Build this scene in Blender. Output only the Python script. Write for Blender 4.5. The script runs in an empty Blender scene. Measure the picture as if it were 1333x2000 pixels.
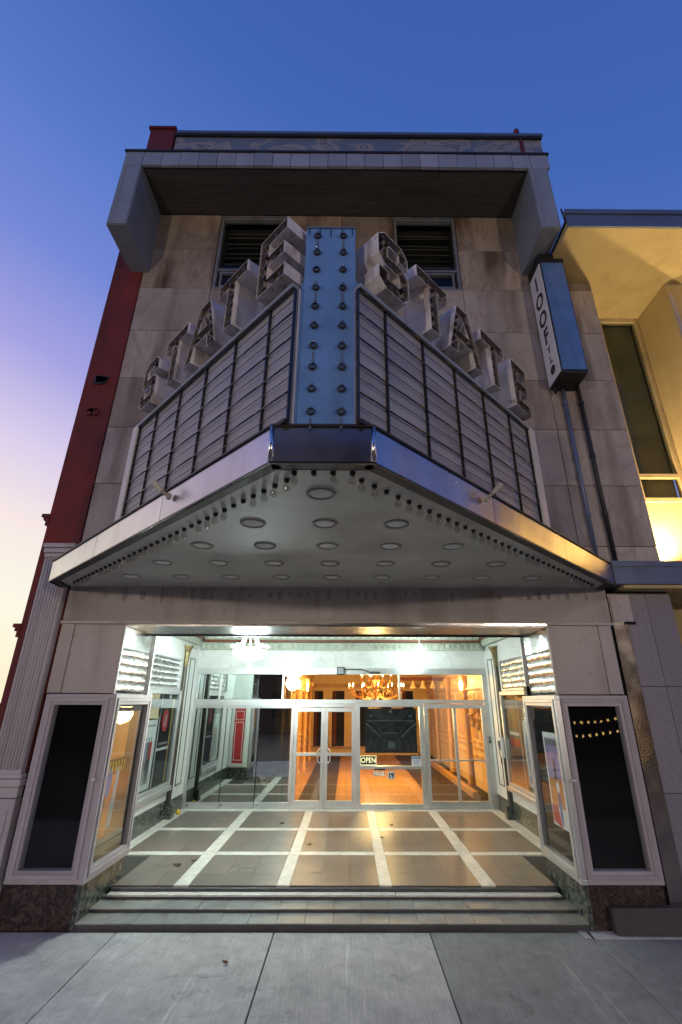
import bpy, math, random
from mathutils import Vector, Matrix
random.seed(7)
R = math.radians
sc = bpy.context.scene
col = sc.collection

# ------------------------------------------------------------------ camera
cam = bpy.data.cameras.new('camera'); cam_o = bpy.data.objects.new('camera', cam); col.objects.link(cam_o)
sc.camera = cam_o
cam.sensor_fit = 'VERTICAL'; cam.sensor_height = 36.0; cam.lens = 906.6 / 2000 * 36
cam.shift_x = -0.00975; cam.shift_y = 0.00243; cam.clip_end = 2000
p_, y_, r_ = R(21.84), R(-0.295), R(0.162)
fw = Vector((-math.sin(y_) * math.cos(p_), math.cos(y_) * math.cos(p_), math.sin(p_)))
rt = Vector((math.cos(y_), math.sin(y_), 0)); up = rt.cross(fw)
r2 = rt * math.cos(r_) + up * math.sin(r_); u2 = up * math.cos(r_) - rt * math.sin(r_)
mw = Matrix((r2, u2, -fw)).transposed().to_4x4(); mw.translation = Vector((0.155, -6.554, 2.396))
cam_o.matrix_world = mw

# ------------------------------------------------------------------ sky
LAMP = 1350
SUN_AZ, SUN_EL = -58, -1.0        # the sun has just set behind the left of the theatre
w = bpy.data.worlds.new('World'); sc.world = w; w.use_nodes = True
nt = w.node_tree; bg = nt.nodes['Background']
sky = nt.nodes.new('ShaderNodeTexSky'); sky.sky_type = 'NISHITA'; sky.sun_disc = False
sky.sun_elevation = R(SUN_EL); sky.sun_rotation = R(SUN_AZ); sky.dust_density = 2.0; sky.ozone_density = 3.0
tc = nt.nodes.new('ShaderNodeTexCoord')
def vm(op, a, b):
    n = nt.nodes.new('ShaderNodeVectorMath'); n.operation = op
    for i, v in enumerate((a, b)):
        if isinstance(v, tuple): n.inputs[i].default_value = v
        else: nt.links.new(v, n.inputs[i])
    return n
glow = Vector((math.sin(R(SUN_AZ)), math.cos(R(SUN_AZ)), math.tan(R(-6)))).normalized()
dot = vm('DOT_PRODUCT', tc.outputs['Generated'], tuple(glow))
ac = nt.nodes.new('ShaderNodeMath'); ac.operation = 'ARCCOSINE'; nt.links.new(dot.outputs['Value'], ac.inputs[0])
sx = nt.nodes.new('ShaderNodeSeparateXYZ'); nt.links.new(tc.outputs['Generated'], sx.inputs[0])
el = nt.nodes.new('ShaderNodeMath'); el.operation = 'ARCSINE'; nt.links.new(sx.outputs['Z'], el.inputs[0])
def mth(op, a, b):
    n = nt.nodes.new('ShaderNodeMath'); n.operation = op
    for i, v in enumerate((a, b)):
        if isinstance(v, (int, float)): n.inputs[i].default_value = v
        else: nt.links.new(v, n.inputs[i])
    return n.outputs[0]
# twilight layers lie almost level: mostly elevation, bent by the distance to the sunset
key = mth('ADD', mth('MULTIPLY', ac.outputs[0], 0.32 / 1.5708), mth('MULTIPLY', el.outputs[0], 0.68 / 1.5708))
ramp = nt.nodes.new('ShaderNodeValToRGB'); nt.links.new(key, ramp.inputs[0])
def lin(c): return tuple(((v / 255) / 12.92 if v <= 10 else ((v / 255 + .055) / 1.055) ** 2.4) for v in c) + (1,)
stops = [(0.0, (255, 236, 190)), (0.165, (250, 244, 222)), (0.235, (247, 230, 222)), (0.32, (216, 202, 230)),
         (0.41, (164, 160, 221)), (0.51, (116, 134, 211)), (0.62, (85, 119, 196)), (0.75, (64, 100, 176)), (1.0, (48, 81, 154))]
e_ = ramp.color_ramp.elements
e_[0].position, e_[0].color = stops[0][0], lin(stops[0][1]); e_[1].position, e_[1].color = stops[-1][0], lin(stops[-1][1])
for p, c in stops[1:-1]:
    e = e_.new(p); e.color = lin(c)
mixs = nt.nodes.new('ShaderNodeMixRGB'); mixs.blend_type = 'ADD'; mixs.inputs[0].default_value = 0.12
nt.links.new(ramp.outputs[0], mixs.inputs[1]); nt.links.new(sky.outputs[0], mixs.inputs[2])
nt.links.new(mixs.outputs[0], bg.inputs[0]); bg.inputs[1].default_value = 1.0
# the last direct light of the set sun, very weak and soft
sl = bpy.data.lights.new('sun', 'SUN'); sl.energy = 0.03; sl.angle = R(20); sl.color = (1, .8, .62)
so = bpy.data.objects.new('sun', sl); col.objects.link(so)
so.rotation_euler = (R(86), 0, R(-SUN_AZ + 180))
vs = sc.view_settings; vs.view_transform = 'Standard'; vs.look = 'None'; vs.gamma = 1; vs.use_curve_mapping = False; vs.exposure = 0.0
vs.exposure = 0.0

# ------------------------------------------------------------------ materials
def mk(name):
    m = bpy.data.materials.new(name); m.use_nodes = True
    return m, m.node_tree, m.node_tree.nodes['Principled BSDF']
def M(name, c, rough=.6, metal=0, var=.25, scale=2.5, bump=.15, bscale=45, streak=0, scol=(.05, .035, .025), sscale=(3, 3, .35), rnd=.12, spots=0, spec=.5, wav=0, wscale=3, brush=None, rv=.12, vein=0, vcol=(.2, .15, .12), grain=0):
    m, t, b = mk(name); N = t.nodes.new; L = t.links.new
    b.inputs['Roughness'].default_value = rough; b.inputs['Metallic'].default_value = metal; b.inputs['Specular IOR Level'].default_value = spec
    g = N('ShaderNodeNewGeometry'); oi = N('ShaderNodeObjectInfo')
    off = N('ShaderNodeVectorMath'); off.operation = 'MULTIPLY_ADD'
    cmb = N('ShaderNodeCombineXYZ')
    for i in range(3): L(oi.outputs['Random'], cmb.inputs[i])
    L(cmb.outputs[0], off.inputs[0]); off.inputs[1].default_value = (13, 17, 23); L(g.outputs['Position'], off.inputs[2])
    n1 = N('ShaderNodeTexNoise'); n1.inputs['Scale'].default_value = scale; n1.inputs['Detail'].default_value = 7; n1.inputs['Roughness'].default_value = .62
    L(off.outputs[0], n1.inputs['Vector'])
    mr = N('ShaderNodeMapRange'); mr.inputs[1].default_value = .25; mr.inputs[2].default_value = .75; mr.inputs[3].default_value = 1 - var; mr.inputs[4].default_value = 1 + var
    L(n1.outputs[0], mr.inputs[0])
    rr = N('ShaderNodeMapRange'); rr.inputs[3].default_value = 1 - rnd; rr.inputs[4].default_value = 1 + rnd; L(oi.outputs['Random'], rr.inputs[0])
    mu = N('ShaderNodeMath'); mu.operation = 'MULTIPLY'; L(mr.outputs[0], mu.inputs[0]); L(rr.outputs[0], mu.inputs[1])
    vs_ = N('ShaderNodeVectorMath'); vs_.operation = 'SCALE'; vs_.inputs[0].default_value = c; L(mu.outputs[0], vs_.inputs['Scale'])
    out = vs_.outputs[0]
    if streak:
        mp = N('ShaderNodeVectorMath'); mp.operation = 'MULTIPLY'; mp.inputs[1].default_value = sscale; L(off.outputs[0], mp.inputs[0])
        n2 = N('ShaderNodeTexNoise'); n2.inputs['Scale'].default_value = 1; n2.inputs['Detail'].default_value = 6; L(mp.outputs[0], n2.inputs['Vector'])
        m2 = N('ShaderNodeMapRange'); m2.inputs[1].default_value = .49; m2.inputs[2].default_value = .68; m2.inputs[4].default_value = streak; L(n2.outputs[0], m2.inputs[0])
        mx = N('ShaderNodeMixRGB'); L(m2.outputs[0], mx.inputs[0]); L(out, mx.inputs[1]); mx.inputs[2].default_value = (*scol, 1); out = mx.outputs[0]
    if vein:      # thin wandering veins and a diagonal cloudy figure, mirrored at random from slab to slab
        nv = N('ShaderNodeTexNoise'); nv.inputs['Scale'].default_value = .7; nv.inputs['Detail'].default_value = 5; nv.inputs['Distortion'].default_value = 1.8
        mpv = N('ShaderNodeVectorMath'); mpv.operation = 'MULTIPLY'; mpv.inputs[1].default_value = (1.9, 1.9, .6); L(off.outputs[0], mpv.inputs[0]); L(mpv.outputs[0], nv.inputs['Vector'])
        sb = N('ShaderNodeMath'); sb.operation = 'SUBTRACT'; sb.inputs[1].default_value = .5; L(nv.outputs[0], sb.inputs[0])
        ab = N('ShaderNodeMath'); ab.operation = 'ABSOLUTE'; L(sb.outputs[0], ab.inputs[0])
        mv = N('ShaderNodeMapRange'); mv.inputs[1].default_value = .0; mv.inputs[2].default_value = .035; mv.inputs[3].default_value = vein; mv.inputs[4].default_value = 0; L(ab.outputs[0], mv.inputs[0])
        mx = N('ShaderNodeMixRGB'); L(mv.outputs[0], mx.inputs[0]); L(out, mx.inputs[1]); mx.inputs[2].default_value = (*vcol, 1); out = mx.outputs[0]
    if grain:     # sand-sized speckle
        ng = N('ShaderNodeTexNoise'); ng.inputs['Scale'].default_value = 55; ng.inputs['Detail'].default_value = 6; ng.inputs['Roughness'].default_value = .8; L(off.outputs[0], ng.inputs['Vector'])
        mg = N('ShaderNodeMapRange'); mg.inputs[1].default_value = .3; mg.inputs[2].default_value = .7; mg.inputs[3].default_value = 1 - grain; mg.inputs[4].default_value = 1 + grain; L(ng.outputs[0], mg.inputs[0])
        sg = N('ShaderNodeVectorMath'); sg.operation = 'SCALE'; L(out, sg.inputs[0]); L(mg.outputs[0], sg.inputs['Scale']); out = sg.outputs[0]
    if spots:
        n3 = N('ShaderNodeTexNoise'); n3.inputs['Scale'].default_value = 9; n3.inputs['Detail'].default_value = 3; L(off.outputs[0], n3.inputs['Vector'])
        m3 = N('ShaderNodeMapRange'); m3.inputs[1].default_value = .66; m3.inputs[2].default_value = .7; m3.inputs[4].default_value = spots; L(n3.outputs[0], m3.inputs[0])
        mx = N('ShaderNodeMixRGB'); L(m3.outputs[0], mx.inputs[0]); L(out, mx.inputs[1]); mx.inputs[2].default_value = (*scol, 1); out = mx.outputs[0]
    L(out, b.inputs['Base Color'])
    # roughness follows the dirt
    m4 = N('ShaderNodeMapRange'); m4.inputs[3].default_value = max(.02, rough - rv); m4.inputs[4].default_value = min(1, rough + rv); L(n1.outputs[0], m4.inputs[0]); L(m4.outputs[0], b.inputs['Roughness'])
    nb = N('ShaderNodeTexNoise'); nb.inputs['Scale'].default_value = bscale; nb.inputs['Detail'].default_value = 4
    if brush:
        mp = N('ShaderNodeVectorMath'); mp.operation = 'MULTIPLY'; mp.inputs[1].default_value = brush; L(off.outputs[0], mp.inputs[0]); L(mp.outputs[0], nb.inputs['Vector'])
    else: L(off.outputs[0], nb.inputs['Vector'])
    bp = N('ShaderNodeBump'); bp.inputs['Strength'].default_value = bump; bp.inputs['Distance'].default_value = .01; L(nb.outputs[0], bp.inputs['Height'])
    if wav:
        nw = N('ShaderNodeTexNoise'); nw.inputs['Scale'].default_value = wscale; nw.inputs['Detail'].default_value = 1; L(off.outputs[0], nw.inputs['Vector'])
        b2 = N('ShaderNodeBump'); b2.inputs['Strength'].default_value = wav; b2.inputs['Distance'].default_value = .06; L(nw.outputs[0], b2.inputs['Height']); L(bp.outputs[0], b2.inputs['Normal']); L(b2.outputs[0], b.inputs['Normal'])
    else: L(bp.outputs[0], b.inputs['Normal'])
    return m
def emit(name, c, s):
    m, t, b = mk(name)
    b.inputs['Base Color'].default_value = (*c, 1); b.inputs['Emission Color'].default_value = (*c, 1); b.inputs['Emission Strength'].default_value = s
    return m
def glass(name, tint=(.9, .93, .92), ior=1.55, rough=.0, refl=(.95, .97, .97), wav=0, lo=0.0):
    m, t, b = mk(name); t.nodes.remove(b); N = t.nodes.new; L = t.links.new; o = t.nodes['Material Output']
    tr = N('ShaderNodeBsdfTransparent'); tr.inputs[0].default_value = (*tint, 1)
    gl = N('ShaderNodeBsdfGlossy'); gl.inputs['Color'].default_value = (*refl, 1); gl.inputs['Roughness'].default_value = rough
    fr = N('ShaderNodeFresnel')
    gg = N('ShaderNodeNewGeometry'); im = N('ShaderNodeMapRange'); im.inputs[3].default_value = ior; im.inputs[4].default_value = 1 / ior   # thin sheet: no total reflection at the rear face
    L(gg.outputs['Backfacing'], im.inputs[0]); L(im.outputs[0], fr.inputs[0])
    e = N('ShaderNodeMath'); e.operation = 'MULTIPLY_ADD'; e.inputs[1].default_value = 1 - lo; e.inputs[2].default_value = lo; L(fr.outputs[0], e.inputs[0])
    mx = N('ShaderNodeMixShader'); L(e.outputs[0], mx.inputs[0]); L(tr.outputs[0], mx.inputs[1]); L(gl.outputs[0], mx.inputs[2]); L(mx.outputs[0], o.inputs[0])
    if wav:
        g = N('ShaderNodeNewGeometry'); nw = N('ShaderNodeTexNoise'); nw.inputs['Scale'].default_value = 2.2; nw.inputs['Detail'].default_value = 1; L(g.outputs['Position'], nw.inputs['Vector'])
        b2 = N('ShaderNodeBump'); b2.inputs['Strength'].default_value = wav; b2.inputs['Distance'].default_value = .02; L(nw.outputs[0], b2.inputs['Height']); L(b2.outputs[0], gl.inputs['Normal'])
    return m
def marble(name, c1, c2, scale=6, rough=.25, dist=2.0, lo=.42, hi=.6, rnd=.1):
    m, t, b = mk(name); N = t.nodes.new; L = t.links.new
    g = N('ShaderNodeNewGeometry'); n = N('ShaderNodeTexNoise'); n.inputs['Scale'].default_value = scale; n.inputs['Detail'].default_value = 9; n.inputs['Roughness'].default_value = .7; n.inputs['Distortion'].default_value = dist
    L(g.outputs['Position'], n.inputs['Vector'])
    r = N('ShaderNodeValToRGB'); r.color_ramp.elements[0].position = lo; r.color_ramp.elements[0].color = (*c1, 1); r.color_ramp.elements[1].position = hi; r.color_ramp.elements[1].color = (*c2, 1)
    L(n.outputs[0], r.inputs[0]); L(r.outputs[0], b.inputs['Base Color']); b.inputs['Roughness'].default_value = rough
    return m

MT = {}
def stone_mat():
    m = M('limestone', (.34, .29, .25), .7, var=.26, scale=1.1, bump=.3, streak=.75, scol=(.14, .095, .07), sscale=(2.4, 2.4, .3), rnd=.2, vein=.38, vcol=(.2, .15, .12), grain=.3)
    return m
MT['stone'] = stone_mat()
MT['stone2'] = M('stained_limestone', (.30, .235, .18), .75, var=.3, scale=1.2, bump=.25, streak=.9, scol=(.07, .036, .02), sscale=(2.2, 2.2, .4), rnd=.25, vein=.35, vcol=(.1, .06, .035), grain=.3)
MT['joint'] = M('joint_mortar', (.05, .045, .04), .9)
MT['red'] = M('red_paint', (.125, .012, .009), .75, var=.4, scale=1.5, grain=.3, streak=.6, scol=(.07, .008, .008), spots=.25, bump=.4, bscale=18)
MT['pilaster'] = M('white_pilaster_paint', (.42, .385, .39), .55, var=.12, streak=.35, scol=(.2, .18, .17))
MT['panel'] = M('grey_panel_paint', (.42, .375, .36), .5, var=.16, scale=1.2, streak=.45, scol=(.16, .12, .105), sscale=(2.2, 2.2, .25), bump=.08, spots=.25)
MT['case'] = M('case_frame_paint', (.40, .365, .38), .45, var=.12, streak=.25, scol=(.2, .17, .16), bump=.06)
MT['casein'] = M('case_black_lining', (.003, .003, .0033), .9, spec=.1)
MT['alu'] = M('brushed_aluminium', (.62, .64, .65), .38, metal=.75, var=.1, bump=.05, brush=(300, 300, 4), rnd=.04)
MT['steel'] = M('polished_steel', (.72, .72, .73), .16, metal=1, var=.1, bump=.06, wav=.5, wscale=2.2, rnd=.08, brush=(4, 4, 200))
MT['fascia'] = M('stainless_fascia', (.50, .48, .50), .24, metal=1, var=.16, scale=1.4, bump=.05, wav=.35, wscale=1.3, streak=.3, scol=(.25, .2, .18), sscale=(2, 2, 1.2), brush=(6, 6, 120))
MT['hsteel'] = M('dull_header_steel', (.24, .235, .23), .34, metal=1, var=.3, streak=.5, scol=(.06, .05, .045), sscale=(3, 1, 3), wav=.2)
MT['hsteel2'] = M('aged_brown_steel', (.42, .38, .36), .2, metal=1, var=.25, streak=.4, scol=(.12, .09, .07), sscale=(2, 2, .8), wav=.3, wscale=2.2)
MT['slat'] = M('polished_slat_steel', (.86, .86, .86), .27, metal=1, var=.06, bump=.03, wav=.5, wscale=4, rnd=.05)
MT['dark'] = M('dark_metal', (.022, .021, .024), .5, metal=.3)
MT['rail'] = M('letter_rail_metal', (.05, .05, .055), .22, metal=.8, var=.1, rnd=.05)
MT['board'] = M('milky_plastic_panel', (.265, .26, .295), .42, var=.14, scale=1.1, streak=.4, scol=(.13, .11, .115), sscale=(1.5, 1.5, .8), rnd=.1, bump=.03, spots=.1)
MT['cab'] = M('cabinet_grey_paint', (.5, .48, .49), .5, var=.14, streak=.3, scol=(.2, .17, .15))
MT['blue'] = M('blue_sign_paint', (.085, .18, .41), .42, var=.22, scale=3, streak=.4, scol=(.06, .085, .15), sscale=(6, 6, .6), spots=.2)
MT['lettr'] = M('letter_white_paint', (.55, .52, .53), .5, var=.25, scale=4, streak=.7, scol=(.16, .1, .06), sscale=(7, 7, 2), spots=.6, rnd=.1)
MT['rust'] = M('letter_face_grime', (.17, .145, .13), .75, var=.45, scale=9, spots=.8, scol=(.06, .03, .015))
MT['soffit'] = M('marquee_soffit_paint', (.43, .415, .37), .6, var=.22, scale=1.2, grain=.08, streak=.45, scol=(.2, .18, .15), sscale=(1.5, 1.5, 1.5), spots=.15)
MT['lampring'] = M('downlight_ring_paint', (.36, .34, .30), .8, spec=.2)
MT['lampdisc'] = M('unlit_lamp_face', (.6, .58, .54), .85, spec=.1)
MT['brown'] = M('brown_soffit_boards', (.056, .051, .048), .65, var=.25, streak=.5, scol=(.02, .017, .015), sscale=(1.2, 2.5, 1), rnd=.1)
MT['tile'] = M('grey_fascia_tile', (.24, .265, .32), .4, var=.16, streak=.35, scol=(.16, .16, .18), rnd=.16)
MT['fin'] = M('grey_fin_metal', (.19, .215, .255), .45, var=.14, streak=.35, scol=(.14, .135, .14))
MT['bluem'] = M('blue_grey_flashing', (.10, .13, .21), .4, metal=.2, var=.2, streak=.3, scol=(.05, .06, .09))
MT['winframe'] = M('window_frame_grey', (.15, .155, .17), .5)
MT['blind'] = M('dusty_blind', (.06, .05, .042), .7, rnd=.7)
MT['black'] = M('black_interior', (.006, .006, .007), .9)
MT['marbw'] = marble('white_marble', (.62, .64, .63), (.78, .80, .78), 2.2, .22, 1.5, .3, .55)
MT['marbg'] = marble('green_marble', (.025, .033, .028), (.20, .21, .185), 7, .25, 2.5, .42, .72)
MT['marbr'] = marble('red_brown_marble', (.022, .014, .012), (.16, .11, .085), 11, .3, 2, .45, .75)
MT['strip'] = marble('pale_marble_strip', (.60, .58, .52), (.76, .74, .68), 4, .42, 1)
MT['ftile'] = M('grey_brown_terrazzo', (.17, .138, .116), .36, var=.16, scale=5, bump=.08, bscale=160, spots=.0, rnd=.1, rv=.03, grain=.25)
MT['inlay'] = M('cream_inlay_chips', (.32, .28, .21), .45, rnd=.3)
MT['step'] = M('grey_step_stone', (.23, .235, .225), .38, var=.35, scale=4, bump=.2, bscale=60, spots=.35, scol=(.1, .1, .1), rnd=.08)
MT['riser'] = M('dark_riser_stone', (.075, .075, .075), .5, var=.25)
def concrete(name, c, seed):
    m, t, b = mk(name); N = t.nodes.new; L = t.links.new
    g = N('ShaderNodeNewGeometry'); oi = N('ShaderNodeObjectInfo')
    def noise(sc_, det, vec=None, dist=0, rough=.6):
        n = N('ShaderNodeTexNoise'); n.inputs['Scale'].default_value = sc_; n.inputs['Detail'].default_value = det; n.inputs['Distortion'].default_value = dist; n.inputs['Roughness'].default_value = rough
        L(vec or g.outputs['Position'], n.inputs['Vector']); return n.outputs[0]
    def rng(v, a, b_, c_, d):
        r = N('ShaderNodeMapRange'); r.inputs[1].default_value, r.inputs[2].default_value, r.inputs[3].default_value, r.inputs[4].default_value = a, b_, c_, d; L(v, r.inputs[0]); return r.outputs[0]
    def mul(a, b_):
        x = N('ShaderNodeMath'); x.operation = 'MULTIPLY'; L(a, x.inputs[0]); L(b_, x.inputs[1]); return x.outputs[0]
    st = N('ShaderNodeVectorMath'); st.operation = 'MULTIPLY'; st.inputs[1].default_value = (1, .05, 1); L(g.outputs['Position'], st.inputs[0])
    fine = rng(noise(130, 4, None, 0, .8), .3, .7, .70, 1.3); mid = rng(noise(5, 8, None, .6, .7), .3, .7, .78, 1.14); big = rng(noise(1.1, 3), .35, .65, .86, 1.08)
    broom = rng(noise(60, 3, st.outputs[0]), .35, .65, .9, 1.1); wipe = rng(noise(9, 2, st.outputs[0]), .66, .72, 1.0, 1.28)
    vo = N('ShaderNodeTexVoronoi'); vo.inputs['Scale'].default_value = 3.2; L(g.outputs['Position'], vo.inputs['Vector'])
    gum = rng(vo.outputs['Distance'], .035, .05, .62, 1.0)
    dirt = rng(noise(2.6, 6, None, 1.5, .75), .58, .7, 1.0, .68)
    rr = rng(oi.outputs['Random'], 0, 1, .94, 1.06)
    v = fine
    for q in (mid, big, broom, wipe, gum, dirt, rr): v = mul(v, q)
    sc_ = N('ShaderNodeVectorMath'); sc_.operation = 'SCALE'; sc_.inputs[0].default_value = c; L(v, sc_.inputs['Scale']); L(sc_.outputs[0], b.inputs['Base Color'])
    b.inputs['Roughness'].default_value = .8
    bp = N('ShaderNodeBump'); bp.inputs['Strength'].default_value = .4; bp.inputs['Distance'].default_value = .004; L(v, bp.inputs['Height']); L(bp.outputs[0], b.inputs['Normal'])
    return m
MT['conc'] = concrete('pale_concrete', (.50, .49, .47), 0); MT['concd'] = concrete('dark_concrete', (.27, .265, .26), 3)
MT['asph'] = M('asphalt', (.05, .05, .052), .85, bump=.6, bscale=90)
MT['gran'] = M('speckled_granite', (.24, .225, .245), .22, var=.3, scale=70, bump=.02, spots=.1, rnd=.06)
MT['stucco'] = M('cream_stucco', (.52, .41, .20), .8, var=.16, scale=1.2, grain=.12, streak=.25, scol=(.3, .22, .1), bump=.35, bscale=70, spots=.12)
MT['gold'] = M('cream_window_frame', (.5, .4, .22), .5)
MT['olive'] = M('dim_olive_blind', (.10, .085, .045), .8)
MT['glass'] = glass('clear_window_glass', ior=1.18)
MT['dglass'] = glass('storefront_glass', tint=(.86, .92, .9), ior=1.6, lo=.06, wav=.03)
MT['mglass'] = glass('mirror_tint_glass', tint=(.42, .5, .48), ior=1.6, lo=.5, wav=.03, refl=(.82, .92, .9))
MT['cglass'] = glass('display_case_glass', ior=1.45, lo=.0, wav=.04)
MT['bulb'] = glass('clear_bulb_glass', tint=(.85, .83, .8), ior=1.5, lo=.08, rough=.03)
MT['socket'] = M('bulb_socket_black', (.035, .026, .021), .5)
MT['plaster'] = M('vestibule_white_paint', (.72, .74, .71), .4, var=.05, bump=.05, streak=.12, scol=(.5, .5, .45), rnd=.02)
MT['bronze'] = M('bronze_column', (.10, .09, .075), .35, metal=.6, var=.3, streak=.4, scol=(.05, .045, .04))
MT['gilt'] = M('tarnished_gilt', (.24, .19, .09), .45, metal=.5, var=.4, scale=14)
MT['green'] = M('pale_green_cornice', (.40, .44, .36), .5, var=.3, scale=12, bump=.4, bscale=25)
MT['woodr'] = M('red_brown_rail', (.16, .05, .025), .45)
MT['outline'] = M('dark_panel_outline', (.06, .062, .06), .5)
MT['wood'] = M('honey_wood', (.46, .25, .085), .45, var=.25, scale=3, bump=.05, streak=.35, scol=(.22, .1, .03), sscale=(12, 1.2, 1.2), rnd=.12)
MT['cream'] = M('cream_lobby_paint', (.66, .47, .23), .55, var=.08, rnd=.06)
MT['carpet'] = M('dark_brown_carpet', (.035, .018, .011), .95, var=.3, bump=.5, bscale=120)
MT['brass'] = M('aged_brass', (.42, .2, .06), .3, metal=.9, var=.2)
MT['curtain'] = M('red_brown_curtain', (.12, .03, .015), .9)
MT['candle'] = emit('candle_bulb_glow', (1.0, .62, .28), 26)
MT['bowl'] = emit('glowing_lamp_bowl', (.95, 1.0, .97), 9)
MT['chrome'] = M('pale_silver_arm', (.75, .74, .68), .3, metal=.6, var=.05)
MT['white'] = M('white_paint', (.75, .75, .74), .5, var=.05)
MT['paper'] = M('white_paper', (.72, .73, .74), .6, var=.04, bump=.02)
MT['pblack'] = M('black_print', (.012, .014, .018), .35, var=.1, bump=.01)
MT['pblue'] = M('blue_print', (.06, .13, .34), .4)
MT['porange'] = M('orange_print', (.5, .19, .05), .4)
MT['pbrown'] = M('brown_print', (.2, .085, .035), .4)
MT['ppurple'] = M('lilac_print', (.24, .2, .42), .4)
MT['pred'] = M('red_print', (.48, .025, .03), .4)
MT['pyellow'] = M('yellow_print', (.6, .42, .05), .4)
MT['pgrey'] = M('grey_print', (.12, .13, .15), .4)
MT['pgrey2'] = M('pale_grey_print', (.3, .32, .35), .4)
MT['pdk'] = M('deep_grey_print', (.03, .034, .042), .35)
MT['q1'] = M('photo_black', (.008, .009, .013), .5, var=.3, scale=9, bump=.01); MT['q2'] = M('photo_mid_grey', (.035, .038, .048), .5, var=.5, scale=14, bump=.01); MT['q3'] = M('photo_pale_grey', (.13, .14, .16), .5, var=.5, scale=14, bump=.01)
MT['neon'] = emit('warm_sign_tube', (1.0, .82, .45), 2.2)
MT['leaf'] = M('dry_leaf_brown', (.12, .06, .025), .8, var=.3)
MT['yellow'] = M('yellow_plastic', (.8, .5, .02), .45)
MT['camo'] = None
def camo():
    m, t, b = mk('peeling_parapet_paint'); N = t.nodes.new; L = t.links.new
    g = N('ShaderNodeNewGeometry'); n = N('ShaderNodeTexNoise'); n.inputs['Scale'].default_value = .9; n.inputs['Detail'].default_value = 4; n.inputs['Distortion'].default_value = 1.2
    mp = N('ShaderNodeVectorMath'); mp.operation = 'MULTIPLY'; mp.inputs[1].default_value = (1, 1, 1.3); L(g.outputs['Position'], mp.inputs[0]); L(mp.outputs[0], n.inputs['Vector'])
    r = N('ShaderNodeValToRGB'); r.color_ramp.interpolation = 'LINEAR'
    ee = r.color_ramp.elements; ee[0].position = .44; ee[0].color = (.13, .165, .22, 1); ee[1].position = .47; ee[1].color = (.26, .24, .24, 1)
    for p, c in ((.53, (.30, .27, .26, 1)), (.545, (.10, .11, .135, 1)), (.57, (.24, .225, .23, 1))):
        e = ee.new(p); e.color = c
    L(n.outputs[0], r.inputs[0]); L(r.outputs[0], b.inputs['Base Color']); b.inputs['Roughness'].default_value = .6
    return m
MT['camo'] = camo()

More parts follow.
